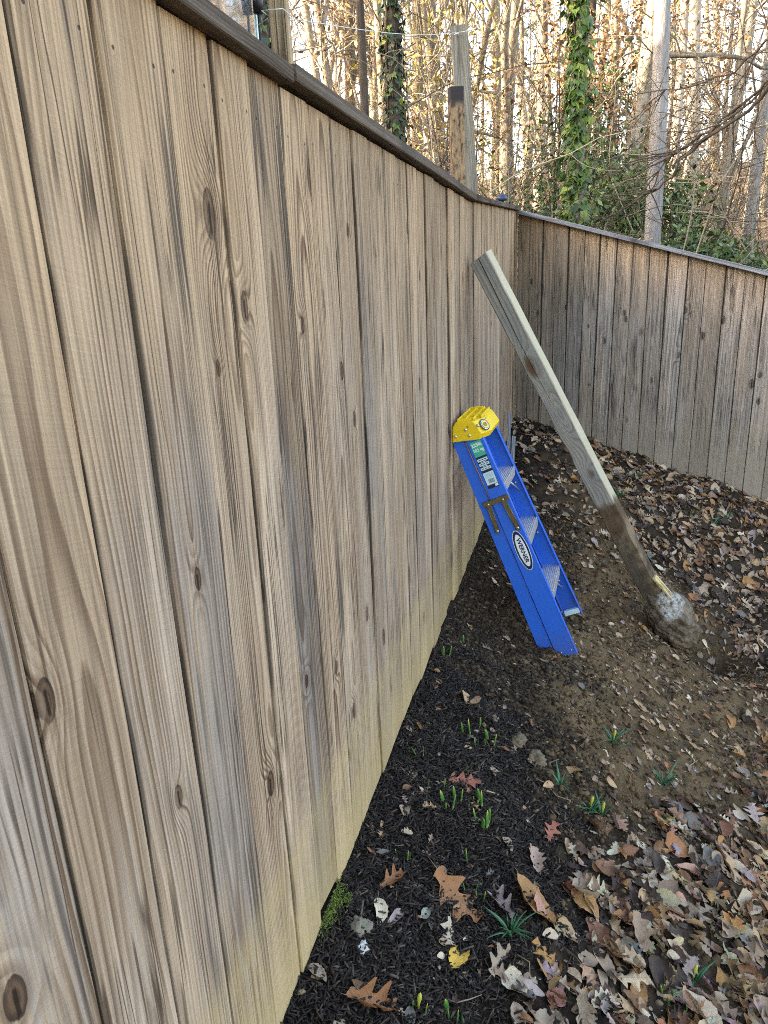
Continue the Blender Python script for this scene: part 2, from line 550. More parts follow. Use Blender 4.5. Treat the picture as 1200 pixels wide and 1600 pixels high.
zc[:, 2] = np.maximum(zc[:, 2], np.exp(-(((v[:, 0] - FOOT[0] - .2) / .28) ** 2 + ((v[:, 1] - FOOT[1] + .02) / .22) ** 2)))
a.data.foreach_set('color', zc.ravel())
yard = link(bpy.data.objects.new('yard_ground', me))
tag(yard, kind='structure', label='dark mulch bed and bare brown soil along the fence')
# the wooded hillside all round, one sheet under and beyond the yard
q = np.sinh(np.linspace(-5.2, 5.2, 240)) / math.sinh(5.2) * 420
def outer(x, y):
    z = terrain(x, y)
    inside = (x > -0.12) & (x < 4.4) & (y > -1.9) & (y < 6.5)
    return np.where(inside, z - 0.35, z - 0.01)
v, f = grid(q + 2.0, q + 3.0, outer)
hs = link(bpy.data.objects.new('wooded_hillside', np_mesh('wooded_hillside', v, f, ground_mat('leafy_forest_floor', False), True)))
tag(hs, kind='structure', label='leaf covered hillside rising behind the fences')

# ------------------------------------------------------------------ fences
def board_mesh(name, w, h, th, m, seed, bottom=0.0, rows=7, bow=0.0012, lap=0.0, tilt=0.0):
    """one sawn board: local x across, -y the weathered face, z up; arrises eased, edges a little out of true;
    lap: the back of the right edge runs on behind the next board, which is rebated for it"""
    r = random.Random(seed)
    e = 0.0022
    if lap:
        prof = [(-w / 2 + e, 0), (w / 2 - e, 0), (w / 2, e), (w / 2, th * .76), (w / 2 + lap, th * .78), (w / 2 + lap, th), (-w / 2 + lap + .004, th), (-w / 2 + lap + .004, th * .72), (-w / 2, th * .72), (-w / 2, e)]
    else:
        prof = [(-w / 2 + e, 0), (w / 2 - e, 0), (w / 2, e), (w / 2, th), (-w / 2, th), (-w / 2, e)]
    vs_, fs = [], []
    n = len(prof)
    cup = r.uniform(-0.0015, 0.0015)
    foot = r.uniform(-0.016, 0.016)
    for i in range(rows):
        t = i / (rows - 1)
        z = bottom + (h - bottom) * t
        jl, jr = r.uniform(-bow, bow), r.uniform(-bow, bow)
        off = r.uniform(-0.0012, 0.0012)
        for (x, y) in prof:
            dz = x * tilt
            if i == 0 and h > 0.5 and bow > 0: dz += (x / w) * foot
            vs_.append((x + (jl if x < 0 else jr), y + off + (cup if abs(x) < w / 2 - e * 0.5 else 0), z + dz))
    for i in range(rows - 1):
        for k in range(n):
            k2 = (k + 1) % n
            fs.append((i * n + k, i * n + k2, (i + 1) * n + k2, (i + 1) * n + k))
    fs.append(tuple(range(n))[::-1])
    fs.append(tuple((rows - 1) * n + k for k in range(n)))
    me = bpy.data.meshes.new(name)
    me.from_pydata(vs_, [], fs)
    me.materials.append(m)
    return me


def grainy(o, r, tone=1.0, grey=0.5, freq=None, g=None):
    cath = r.random() < .4
    o['grain'] = g or ([r.uniform(-0.02, 0.02), r.uniform(-.03, .03), r.choice([-1, 1]) * r.uniform(.012, .032)] if cath else [r.choice([-1, 1]) * r.uniform(.035, .085), r.choice([-1, 1]) * r.uniform(.012, .05), r.uniform(-.012, .012)])
    o['tone'] = [tone, grey, freq or r.uniform(105, 200)]
    o['seed'] = r.random()
    for k in ('knot_a', 'knot_b', 'knot_c', 'stain_a', 'stain_b'): o[k] = [0.0, 0.0, 0.0]
    o['nail'] = -5.0
    o['half'] = 0.0


# boards' left and right edges, measured along the fence
edges = [-0.85, -0.71, -0.57, -0.43, -0.29, -0.15, -0.01, 0.13, 0.27, 0.41, 0.55, 0.689, 0.827, 0.973, 1.108, 1.235, 1.365, 1.502, 1.643, 1.789, 1.914, 2.065, 2.205, 2.346, 2.475, 2.604]
edges += [2.604 + (6.0 - 2.604) / 24 * k for k in range(1, 25)]
KN = [(1.058, 1.526, .019), (1.136, 1.39, .013), (1.032, 1.305, .007), (1.396, 1.343, .010), (0.565, 1.012, .014), (0.768, 0.726, .010),
      (0.89, 1.015, .010), (1.061, 0.521, .015), (1.628, 1.223, .012), (1.734, 1.532, .009), (1.706, 1.096, .011), (2.341, 1.567, .010),
      (2.446, 1.074, .012), (1.727, 0.557, .012), (2.418, 0.212, .011), (1.497, 1.62, .018), (1.86, 0.42, .014), (1.56, 0.36, .012),
      (0.445, 0.732, .016), (2.75, 1.2, .012), (3.02, 0.8, .014), (3.4, 1.4, .012), (1.27, 0.62, .010), (1.45, 0.55, .010)]
STN = [(0.955, 1.50, .20), (0.945, 0.40, .17), (0.915, 0.30, .14), (1.262, 1.66, .13), (1.350, 1.56, .26), (1.338, 1.20, .20), (1.278, 1.10, .18), (1.47, 1.22, .12),
       (1.78, 0.9, .25), (2.30, 1.35, .22), (2.07, 1.5, .2), (1.93, 0.85, .3), (2.6, 1.0, .3), (2.9, 1.2, .3), (3.3, 0.9, .3), (1.52, 0.75, .25), (1.50, 1.66, .06), (2.02, 1.66, .06)]
TONE = {0.27: (.98, .7, 100, [-.05, .05, .02]), 0.41: (.97, .75, 85, [-.02, .02, .035]), 0.55: (1.0, .5, 95, [.010, .012, .034]), 0.689: (1.03, .45, 165, [-.080, .055, .006]), 0.827: (.98, .85, 115, [-.010, -.045, .034]),
        0.973: (1.05, .25, 190, [.05, .03, .008]), 1.108: (1.02, .35, 200, [-.05, .03, .004]), 1.235: (.80, 1.0, 170, [-.02, .05, .01]), 1.365: (1.08, .35, 160, [.0, .03, .02]),
        1.502: (.98, .4, 180, [.01, .03, .03])}
fence = empty('wooden_fence', (0, 0, 0), 'long tan board fence running down the left with a dark cap rail', 'fence')


def left_top(s):
    return np.interp(s, [-1, 1.0, 1.4, 3.6, 6.1], [1.847, 1.773, 1.758, 1.740, 1.856])


for i in range(len(edges) - 1):
    a_, b_ = edges[i], edges[i + 1]
    r = random.Random(100 + i)
    gap = r.choice([0.002, 0.003, 0.0045, 0.007]) if b_ > 1.2 else (0.003 if abs(b_ - .689) < .01 else 0.0046)
    w = b_ - a_ - gap
    s = (a_ + b_) / 2
    bot = float(np.interp(s, [-1, 3.9, 4.6, 6.0], [0.0, 0.0, 0.06, 0.27])) + r.uniform(-0.016, 0.018)
    if abs(a_ - 1.108) < .01: bot = -0.005
    if abs(a_ - 1.235) < .01: bot = 0.022
    if abs(a_ - 1.365) < .01: bot = -0.012
    if 1.75 < s < 2.2: bot += 0.012
    top = float(left_top(s)) - 0.004
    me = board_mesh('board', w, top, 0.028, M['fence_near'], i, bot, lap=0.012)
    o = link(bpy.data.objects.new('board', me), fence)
    o.rotation_euler = (r.uniform(-.0012, .0012), 0, R(90) + r.uniform(-0.006, 0.006))
    o.location = (r.uniform(-0.004, 0.003), s, 0)
    cfg = TONE.get(round(a_, 3))
    if cfg: grainy(o, r, cfg[0], cfg[1], cfg[2], cfg[3])
    else: grainy(o, r, r.choice([r.uniform(.74, .9), r.uniform(.9, 1.12)]), r.uniform(0.35, 1.0))
    kk = [k for k in KN if a_ <= k[0] < b_]
    if not kk and r.random() < 0.6: kk = [(s + r.uniform(-.05, .05), r.uniform(0.3, 1.6), r.choice([.004, .006, .009, .013])) for _ in range(r.choice([1, 1, 2]))]
    for kname, k in zip(('knot_a', 'knot_b', 'knot_c'), kk): o[kname] = [k[0] - s, k[1], k[2]]
    ss_ = [k for k in STN if a_ <= k[0] < b_]
    if not ss_ and s > 2.5 and r.random() < .6: ss_ = [(s + r.uniform(-.05, .05), r.uniform(.2, 1.6), r.uniform(.1, .3))]
    for kname, k in zip(('stain_a', 'stain_b'), ss_): o[kname] = [k[0] - s, k[1], k[2]]
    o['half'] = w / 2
    o['nail'] = top - 0.075 + r.uniform(-.008, .008)


def beam(name, p0, p1, wy, wz, m, parent, roll=0.0, bevel=0.003, seed=0, tone=1.0, grey=.6, rows=9, jit=0.0015):
    """a sawn length from p0 to p1; local z runs along it, so the grain does too"""
    p0, p1 = Vector(p0), Vector(p1)
    L = (p1 - p0).length
    me = board_mesh(name, wy, L, wz, m, seed, 0.0, rows, jit)
    o = link(bpy.data.objects.new(name, me), parent)
    z = (p1 - p0).normalized()
    x = Vector((0, 0, 1)).cross(z)
    if x.length < 0.2: x = Vector((1, 0, 0)) - z * z.x
    x.normalize()
    y = z.cross(x)
    mt = Matrix(((x.x, y.x, z.x, 0), (x.y, y.y, z.y, 0), (x.z, y.z, z.z, 0), (0, 0, 0, 1))) @ Matrix.Rotation(roll, 4, 'Z')
    o.matrix_local = Matrix.Translation(p0) @ mt
    grainy(o, random.Random(seed), tone, grey)
    return o


# cap rail in three lengths: 38 mm planks lying on the board tops, overhanging the face
CW = 0.12
for k, (p, q) in enumerate((((-0.9, 1.842), (1.372, 1.757)), ((1.376, 1.763), (3.655, 1.741)), ((3.659, 1.741), (6.05, 1.852)))):
    beam('cap_plank', (0.028 - CW / 2, p[0], p[1] + 0.001), (0.028 - CW / 2, q[0], q[1] + 0.001), CW, 0.026, M['cap_wood'], fence, 0, seed=40 + k, tone=1.0, grey=.5)
for z in (0.35, 1.5):
    beam('rail', (-0.030 - 0.02, -0.85, z), (-0.030 - 0.02, 5.95, z + .1), 0.04, 0.085, M['fence_near'], fence, 0, seed=50, grey=.8)
for s in (-0.3, 1.3, 3.7, 5.9):
    beam('post', (-0.12, s, -0.2), (-0.12, s, 1.7), 0.09, 0.09, M['fence_near'], fence, 0, seed=int(60 + s), grey=.8)
beam('corner_strip', (-0.009, 6.018, 0.14), (-0.009, 6.018, 1.85), 0.03, 0.016, M['fence_near'], fence, R(-90), seed=66, grey=.7)

# far fence, stepping down the slope to the right
ffence = empty('wooden_fence', (0, 6.0, 0), 'grey brown board fence stepping downhill across the back behind the leaning post', 'fence')
ke = [0.005, 0.105, 0.208, 0.31, 0.411, 0.528, 0.638, 0.757, 0.872, 0.993, 1.115, 1.244, 1.363, 1.491, 1.614, 1.737]
tops = [809, 829, 852, 875, 901, 925, 951, 978, 1005, 1032.5, 1062, 1090, 1120, 1151, 1183]
ke = ke + [ke[-1] + 0.124 * k for k in range(1, 20)]
KT = [(0.406, 1.145, .012), (1.381, 0.938, .014), (1.249, 1.112, .013), (1.501, 1.045, .016), (1.722, 0.619, .018), (1.231, 0.804, .012), (0.181, 1.101, .012), (0.125, 1.338, .012), (1.06, 0.62, .012), (0.70, .9, .012)]
ftone = [.72, .80, .80, .74, .80, 1.0, 1.12, .98, .98, .92, 1.14, .95, .88, 1.06, 1.02, 1.05]
fgrey = [.2, .25, .25, .9, .9, .6, .8, .5, .6, .5, .9, .6, .35, .8, .7, .7]
for i in range(len(ke) - 1):
    a_, b_ = ke[i], ke[i + 1]
    r = random.Random(300 + i)
    s = (a_ + b_) / 2
    top = 1.862 - 0.293 * s - 0.028
    bot = 0.33 - 0.335 * s + r.uniform(-.015, .01) - 0.03
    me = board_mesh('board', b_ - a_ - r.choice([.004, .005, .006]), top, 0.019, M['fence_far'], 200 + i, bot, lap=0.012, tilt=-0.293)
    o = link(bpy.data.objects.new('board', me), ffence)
    o.rotation_euler = (0, r.uniform(-.004, .004), math.atan2(KD[1], KD[0]) + r.uniform(-.008, .008))
    o.location = (KD[0] * s, KD[1] * s, 0)
    grainy(o, r, ftone[i] if i < len(ftone) else r.uniform(.85, 1.1), fgrey[i] if i < len(fgrey) else r.uniform(.3, .9))
    kk = [k for k in KT if a_ <= k[0] < b_] or [(s + r.uniform(-.04, .04), r.uniform(bot + .2, top - .2), r.uniform(.007, .013)) for _ in range(r.choice([0, 1, 2]))]
    for kname, k in zip(('knot_a', 'knot_b', 'knot_c'), kk): o[kname] = [k[0] - s, k[1], k[2]]
    if r.random() < .25: o['stain_a'] = [r.uniform(-.05, .05), r.uniform(bot, top), r.uniform(.1, .3)]
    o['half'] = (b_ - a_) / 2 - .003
    o['nail'] = top - 0.08
c0, c1 = 1.862, 1.862 - 0.293 * 4.0
beam('cap_plank', (KD[0] * -0.01 - KD[1] * 0, -0.018, c0 - .0265), (KD[0] * 4.0, KD[1] * 4.0 - 0.018, c1 - .0265), 0.098, 0.026, M['cap_far'], ffence, 0, seed=77, grey=.8)
for k in (0.5, 1.5):
    zz = 1.5 if k > 1 else .55
    beam('rail', (0.02, 0.035, zz + .05), (KD[0] * 4.0 + 0.02, KD[1] * 4.0 + 0.035, zz + .05 - 0.3 * 4), 0.038, 0.085, M['fence_far'], ffence, 0, seed=78)
# ------------------------------------------------------------------ unseen building, added to cast shade over the yard
added_house = empty('house', (-10.5, -4, 0), 'pale sided two storey house beyond the long fence', 'house')
M['siding'] = plain('siding', (0.52, 0.53, 0.52), 0.6, 0, 0.06, 3)
M['roofing'] = plain('roofing', (0.06, 0.058, 0.056), 0.9, 0, 0.3, 20)
M['window_glass'] = plain('window_glass', (0.03, 0.035, 0.04), 0.08)
M['white_trim'] = plain('white_trim', (0.72, 0.72, 0.70), 0.5, 0, .04)
HW, HL, EAVE, RIDGE = 4.2, 13.0, 4.7, 6.4
b = MB()
b.add([(-HW, -HL + .4, -.5), (HW, -HL + .4, -.5), (HW, -HL + .4, EAVE), (0, -HL + .4, RIDGE - .12), (-HW, -HL + .4, EAVE), (-HW, HL - .4, -.5), (HW, HL - .4, -.5), (HW, HL - .4, EAVE), (0, HL - .4, RIDGE - .12), (-HW, HL - .4, EAVE)],
      [(0, 1, 2, 3, 4), (9, 8, 7, 6, 5), (1, 6, 7, 2), (5, 0, 4, 9)])
for k in range(22):
    b.box((HW + .012, 0, .1 + k * .22), (.02, 2 * HL - .9, .2))
b.build('wall', M['siding'], added_house)
b = MB()
for sgn in (-1, 1):
    p = [(0, RIDGE), (sgn * (HW + .45), EAVE - .2), (sgn * (HW + .45), EAVE - .05), (0, RIDGE + .16)]
    b.add([(x, -HL, z) for x, z in p] + [(x, HL, z) for x, z in p], [(0, 1, 2, 3), (7, 6, 5, 4), (0, 4, 5, 1), (1, 5, 6, 2), (2, 6, 7, 3), (3, 7, 4, 0)])
b.build('roof', M['roofing'], added_house)
for y in (-8, -3.5, 1.5, 6.5, 10.5):
    for z in (1.5, 3.9):
        b = MB()
        for dy, dz, sy, sz in ((0, .62, 1.1, .09), (0, -.62, 1.1, .09), (.52, 0, .08, 1.3), (-.52, 0, .08, 1.3), (0, 0, .96, .05)):
            b.box((HW + .045, y + dy, z + dz), (.05, sy, sz))
        w_ = b.build('window', M['white_trim'], added_house)
        b = MB()
        b.box((HW + .03, y, z), (.012, .98, 1.18))
        b.build('pane', M['window_glass'], w_)

# ------------------------------------------------------------------ stepladder, folded and leaning on the fence
t = MT('blue_fibreglass')
P = t.obj()
n = t.noise(P, 60.0, 4.0, .6)
fl = t.noise(t.vmul(P, (160, 160, 22)), 1.0, 3.0, .7)
z = t.sep(P)[2]
v = t.add(.82, t.add(t.mul(n, .16), t.mul(fl, .2)))
col = t.mix(1.0, (0.001, 0.125, 0.62), t.xyz(v, v, v), 'MULTIPLY')
col = t.mix(t.mul(t.ss(fl, .66, .74), .35), col, (0.05, 0.22, 0.62))                       # scuffs, showing the glass
dust = t.mul(t.ss(t.add(z, t.mul(t.sub(n, .5), .25)), .16, .0), t.ss(t.noise(P, 140.0, 4.0, .7), .42, .62))
col = t.mix(t.mul(dust, .75), col, (0.10, 0.075, 0.05))
t.bump(t.add(n, fl), .08, .003)
M['blue'] = t.fin(col, t.add(.34, t.mul(fl, .2)))
t = MT('yellow_plastic')
n = t.noise(t.obj(), 38.0, 5.0, 0.7)
n2 = t.noise(t.vmul(t.obj(), (10.0, 60.0, 60.0)), 1.0, 4.0, 0.7)
upf = t.sep(t.node('ShaderNodeNewGeometry').outputs['Normal'])[2]
scuff = t.mul(t.ss(n2, 0.60, 0.68), t.ss(n, 0.42, 0.55))
col = t.mix(t.mul(scuff, t.attr('wear').outputs['Fac']), (0.80, 0.56, 0.012), (0.10, 0.04, 0.015))
M['yellow'] = t.fin(col, 0.42)
M['alu'] = plain('aluminium', (0.62, 0.65, 0.66), 0.42, 0.75, 0.15, 90, 0.1)
M['rivet'] = plain('rivet_steel', (0.66, 0.62, 0.52), 0.35, 0.8, 0.05)
M['bronze'] = plain('bracket_steel', (0.22, 0.18, 0.09), 0.45, 0.85, 0.2, 50)
M['navy'] = plain('navy_print', (0.006, 0.012, 0.05), 0.45, 0, 0.02)
M['white'] = plain('white_print', (0.75, 0.82, 0.84), 0.45, 0, 0.03)
M['green'] = plain('green_print', (0.01, 0.42, 0.26), 0.4, 0, 0.05)
M['pale'] = plain('pale_print', (0.50, 0.72, 0.78), 0.45, 0, 0.05)
M['black'] = plain('black_print', (0.012, 0.014, 0.016), 0.5, 0, 0.02)

def text(body, size, m, parent, mat, name='lettering', align='CENTER', depth=0.0003, squash=1.0, bold=0.0):
    c = bpy.data.curves.new('lettering', 'FONT')
    c.body = body
    c.size = size
    c.align_x = align
    c.align_y = 'CENTER'
    c.extrude = depth
    c.offset = bold
    c.resolution_u = 3
    tmp = bpy.data.objects.new('lettering', c)
    COL.objects.link(tmp)
    dg = bpy.context.evaluated_depsgraph_get()
    me = bpy.data.meshes.new_from_object(tmp.evaluated_get(dg))
    bpy.data.objects.remove(tmp)
    me.materials.clear()
    me.materials.append(m)
    o = link(bpy.data.objects.new(name, me), parent)
    o.matrix_local = mat @ Matrix.Diagonal((squash, 1, 1, 1))
    return o


LB = Vector((0.476, 2.985, -0.212))                         # foot of the near front rail
LT = Vector((0.058, 3.000, 0.755))                          # where the near rail meets the cap
lz = (LT - LB).normalized()
lx0 = Vector((0.045, 1, 0.0))
lx = (lx0 - lz * lx0.dot(lz)).normalized()
ly = lz.cross(lx)                                           # towards the fence
LL = (LT - LB).length
lad = empty('stepladder', (0, 0, 0), 'folded blue stepladder with yellow top cap leaning on the fence', 'stepladder')
lad.matrix_world = Matrix(((lx.x, ly.x, lz.x, LB.x), (lx.y, ly.y, lz.y, LB.y), (lx.z, ly.z, lz.z, LB.z), (0, 0, 0, 1)))
# local: x across the ladder away from the camera, -y the front of the steps, z up the rails; x = 0 is the near rail's outer face
WB, WT = 0.43, 0.33                                         # width over the rails at foot and cap
def xin(z): return (WB - WT) / 2 * (z / LL)
FW = lambda z: 0.088 - 0.016 * z / LL                       # web of the front rails
def rail(near, front):
    """a pultruded channel: web and two flanges turned inwards"""
    b = MB()
    th, fl = 0.004, 0.026 if front else 0.018
    z0, z1 = (0.0, LL + 0.03) if front else (0.035, LL + 0.03)
    rows = []
    for z in (z0, z1):
        x = xin(z)
        if front: ya, yb = -FW(z), 0.0
        else: ya, yb = 0.007, 0.007 + 0.060 - 0.010 * z / LL
        if not front: x += 0.004
        sg = 1
        if not near: x, sg = WB - x, -1
        cut = 0.012 if z == z0 and front else 0.0
        rows.append([(x, ya, z - cut), (x, yb, z + cut * .4), (x + sg * fl, yb, z + cut * .4), (x + sg * fl, yb - th, z + cut * .4), (x + sg * th, yb - th, z + cut * .4),
                     (x + sg * th, ya + th, z - cut), (x + sg * fl, ya + th, z - cut), (x + sg * fl, ya, z - cut)])
    v = rows[0] + rows[1]
    f = [(i, (i + 1) % 8, 8 + (i + 1) % 8, 8 + i) for i in range(8)]
    f += [(0, 1, 4, 5), (1, 2, 3, 4), (0, 5, 6, 7), (8, 13, 12, 9), (9, 12, 11, 10), (8, 15, 14, 13)]
    if not near: f = [q[::-1] for q in f]
    b.add(v, f)
    return b.build('front_rail' if front else 'rear_rail', M['blue'], lad, 0.0012, 2)

def dot(x, y, z, r, m, parent, h=0.003, axis='x', sg=-1):
    b = MB()
    n = 10
    ring = []
    for hh, rr in ((0, r), (h * .6, r * .85), (h, r * .35)):
        for k in range(n):
            a = 2 * math.pi * k / n
            c_, s_ = math.cos(a) * rr, math.sin(a) * rr
            ring.append((x + sg * hh, y + c_, z + s_) if axis == 'x' else (x + c_, y + sg * hh, z + s_))
    f = [(i * n + k, i * n + (k + 1) % n, (i + 1) * n + (k + 1) % n, (i + 1) * n + k) for i in range(2) for k in range(n)]
    f.append(tuple(2 * n + k for k in range(n)))
    b.add(ring, f, True)
    return b.build('rivet', m, parent)

rails = {}
for near in (True, False):
    for front in (True, False): rails[near, front] = rail(near, front)
nf = rails[True, True]
# steps: folded aluminium treads, level when the ladder stands open
for k, z in enumerate((0.275, 0.545, 0.815)):
    b = MB()
    x0, x1 = xin(z) + 0.0045, WB - xin(z) - 0.0045
    L_ = x1 - x0
    mt = Matrix.Translation((x0 + L_ / 2, -FW(z) / 2, z)) @ Matrix.Rotation(R(17), 4, 'X')
    d = 0.080
    prof = [(-d / 2, 0)]
    for q in range(9):
        yy = -d / 2 + d * (q + .5) / 9
        prof += [(yy - .0028, 0.0), (yy - .0016, .0016), (yy + .0016, .0016), (yy + .0028, 0.0)]
    prof += [(d / 2, 0), (d / 2, -.030), (d / 2 - .003, -.030), (d / 2 - .003, -.003), (-d / 2 + .003, -.003), (-d / 2 + .003, -.038), (-d / 2, -.038)]
    v = [mt @ Vector((-L_ / 2, y, zz)) for y, zz in prof] + [mt @ Vector((L_ / 2, y, zz)) for y, zz in prof]
    n_ = len(prof)
    f = [(i, (i + 1) % n_, n_ + (i + 1) % n_, n_ + i)[::-1] for i in range(n_)]
    b.add(v, f)
    st = b.build('step', M['alu'], lad)
    for xx in (x0 - .0052,):
        for yy in (-.022, -.058):
            if k == 1: continue
    dot(WB - xin(z) - .0042, -.045, z - .09, .006, M['rivet'], lad)
    # knee braces under the bottom and top steps
    if k in (0, 2):
        for sx, xa in ((1, x0), (-1, x1)):
            b = MB()
            b.tube([(xa + sx * .085, -.030, z - .034), (xa + sx * .004, -.050, z - .13)], .0042, 6)
            b.build('knee_brace', M['alu'], lad)
# rear horizontals tying the rear rails together
for z in (0.22, 0.56, 0.9):
    b = MB()
    b.box((WB / 2, 0.045, z), (WB - 2 * xin(z) - .03, .022, .018))
    b.build('rear_brace', M['alu'], lad)
# foot brackets
for near in (True, False):
    b = MB()
    x = 0.0045 if near else WB - 0.0045
    sg = 1 if near else -1
    b.box((x + sg * .012, -.044, .012), (.022, .074, .026))
    b.build('foot', M['pale'], lad, .002)
for yy, z in ((-.070, .012), (-.024, .012), (.040, .047)):
    dot(xin(z) if yy < 0 else xin(z) + .004, yy, z, .0035, M['rivet'], lad, .002)
# hinge bracket and the two spreader arms on the near side
zb = LL - 0.292
b = MB()
x = xin(zb)
def slab(b, pts, x0, x1): b.prism([(p[0], p[1]) for p in pts], 0, 1, Matrix(((0, 0, x1 - x0, x0), (1, 0, 0, 0), (0, 1, 0, 0), (0, 0, 0, 1))))
slab(b, [(-.078, zb + .003), (-.078, zb - .020), (.040, zb - .020), (.040, zb + .003)], x - .0065, x - .0015)
b.box((x - .006, -.019, zb + .003), (.010, .118, .002))
br = b.build('spreader_bracket', M['bronze'], lad, .0008)
for (ya, za, yb_, zb_, hw) in ((-.052, zb - .010, -.062, zb - .150, .0095), (.016, zb - .010, .026, zb - .135, .0085)):
    b = MB()
    d_ = Vector((yb_ - ya, zb_ - za)).normalized()
    pn = Vector((-d_.y, d_.x)) * hw
    q0, q1 = Vector((ya, za)), Vector((yb_, zb_)) + d_ * .008
    slab(b, [tuple(q0 + pn), tuple(q0 - pn), tuple(q1 - pn), tuple(q1 - pn * .3 + d_ * .004), tuple(q1 + pn * .3 + d_ * .004), tuple(q1 + pn)][::-1], x - .0125, x - .0070)
    for s_ in (-1, 1):
        e0, e1 = q0 + pn * s_, q1 + pn * s_
        b.tube([(x - .0125, e0.x, e0.y), (x - .0125, e1.x, e1.y)], .0014, 5)
    a_ = b.build('spreader_arm', M['bronze'], br)
    dot(x - .0125, yb_, zb_, .0060, M['rivet'], a_, .0035)
    dot(x - .0125, ya, za, .0050, M['rivet'], a_, .003)
# red-brown pull cord between the rails
b = MB()
b.tube([(xin(.9) + .001, .0035, LL - .01), (xin(.8) + .001, .0045, LL - .1), (xin(.7) + .001, .0030, LL - .2), (xin(.7) + .001, .0035, zb)], .0022, 5)
b.build('spreader_rod', plain('rod', (.30, .17, .12), .5, .4), lad)

# top cap: a moulded tray with a sloped front, ribs on the top and rivets through its end walls
CL, CD, CH = 0.325, 0.135, 0.068
cx0 = xin(LL) - .012
b = MB()
def cap_ring(x, inset=0.0, fr=0.0):
    # front (-y) face slopes out to the bottom edge, back is steep
    return [(x, -.098 + inset + fr, LL - .018), (x, -.112 + inset + fr, LL + .006), (x, -.088 + inset + fr, LL + CH - .014), (x, -.080 + inset + fr, LL + CH - .006),
            (x, .030 - inset, LL + CH - .004), (x, .046 - inset, LL + CH - .020), (x, .056 - inset, LL - .010), (x, .058 - inset, LL - .018)]
rows = [cap_ring(cx0, .006, .030), cap_ring(cx0 + .006, .002, .028), cap_ring(cx0 + .062), cap_ring(cx0 + CL - .062), cap_ring(cx0 + CL - .006, .002, .028), cap_ring(cx0 + CL, .008, .030)]
v = [p for rr in rows for p in rr]
f = [(i * 8 + k, i * 8 + (k + 1) % 8, (i + 1) * 8 + (k + 1) % 8, (i + 1) * 8 + k)[::-1] for i in range(5) for k in range(8)]
f += [tuple(range(8)), tuple(40 + k for k in range(8))[::-1]]
b.add(v, f)
# raised ribs of the tray top
zt = LL + CH - .006
for yy in (-.074, -.046, -.010, .022):
    b.box((cx0 + CL / 2, yy, zt + .006), (CL - (.12 if yy < -.05 else .05), .007, .012))
for xx in (.028, .115, .23, .317):
    b.box((cx0 + xx, -.026 + (.02 if xx in (.028, .317) else 0), zt + .006), (.007, .100 - (.04 if xx in (.028, .317) else 0), .0115))
cap = b.build('top_cap', M['yellow'], lad, .0024, 2)
cap['wear'] = 1.0
CT = Matrix.Translation((0, -.03, LL)) @ Matrix.Rotation(R(15), 4, 'X') @ Matrix.Translation((0, .03, -LL))
cap.matrix_local = CT
for yy, zz in ((-.066, LL + .042), (-.012, LL + .030), (.036, LL + .006), (-.024, LL + .004)):
    dot(cx0 - .001, yy, zz, .0072, M['rivet'], cap, .004)
# round emblem on the cap's sloped front
sl = math.atan2(.028, CH - .024)
em = Matrix.Translation((cx0 + .034, -.0880, LL + .036)) @ Matrix.Rotation(-math.atan2(.028, .056), 4, 'Z') @ Matrix.Rotation(R(90) - sl * .86, 4, 'X') @ Matrix.Translation((0, 0, .0012))
for r0, r1, m_, dz in ((.0, .0270, M['black'], .0006), (.0, .0215, M['white'], .0012), (.0, .0190, M['black'], .0018), (0, .0170, M['yellow'], .0024)):
    b = MB()
    b.prism([(math.cos(2 * math.pi * k / 24) * r1, math.sin(2 * math.pi * k / 24) * r1) for k in range(24)], dz - .0006, dz, em)
    b.build('emblem_ring', m_, cap)
b = MB()
for k in range(5):
    b.box((0, 0, 0), (.0022, .026 - abs(k - 2) * .004, .0006), None) if False else b.add([em @ Vector((sx * .0012 + (k - 2) * .0050, sy * (.0110 - abs(k - 2) * .0018), zz)) for zz in (.0024, .003) for sx in (-1, 1) for sy in (-1, 1)], [(0, 1, 3, 2), (4, 6, 7, 5), (0, 4, 5, 1), (2, 3, 7, 6), (0, 2, 6, 4), (1, 5, 7, 3)])
b.build('emblem_mark', M['black'], cap)

# printed labels on the near rail's outer face: local frame right = -y, up = +z (facing -x)
def face(y, z, rot=0.0, lift=.0006):
    x_ = xin(z) - lift
    lean = math.atan2((WB - WT) / 2, LL)
    base = Matrix(((0, 0, -1, x_), (-1, 0, 0, y), (0, 1, 0, z), (0, 0, 0, 1)))
    return base @ Matrix.Rotation(-lean, 4, 'X') @ Matrix.Rotation(rot, 4, 'Z')

def sticker(name, m, y, z, w, h, lift, parent=None):
    b = MB()
    b.prism([(-w / 2, -h / 2), (w / 2, -h / 2), (w / 2, h / 2), (-w / 2, h / 2)], 0, .0003, face(y, z, 0, lift))
    return b.build(name, m, parent or nf)

ly_ = -.034
zc_ = LL - .135
lab = sticker('rating_label', M['navy'], ly_, zc_, .050, .215, .0006)
P2 = M['white']
sticker('green_panel', M['green'], ly_, LL - .062, .050, .068, .0010)
text('225lb', .021, P2, nf, face(ly_, LL - .045, 0, .0015), bold=.0006)
text('102 kg', .0185, P2, nf, face(ly_, LL - .068, 0, .0015), bold=.0005)
for k in range(3):
    zz = LL - .112 - k * .020
    sticker('table_row', M['pale'], ly_, zz, .046, .0125, .0010)
    for q in range(3): sticker('table_mark', M['navy'], ly_ + .013 - q * .013, zz, .009, .0035, .0014)
    if k < 2: sticker('table_head', P2, ly_, zz - .010, .024, .0022, .0010)
sticker('barcode_panel', M['pale'], ly_, LL - .198, .047, .056, .0010)
for q in range(4): sticker('print_line', plain('grey_print', (.25, .4, .45), .5), ly_, LL - .178 - q * .005, .036, .0012, .0014)
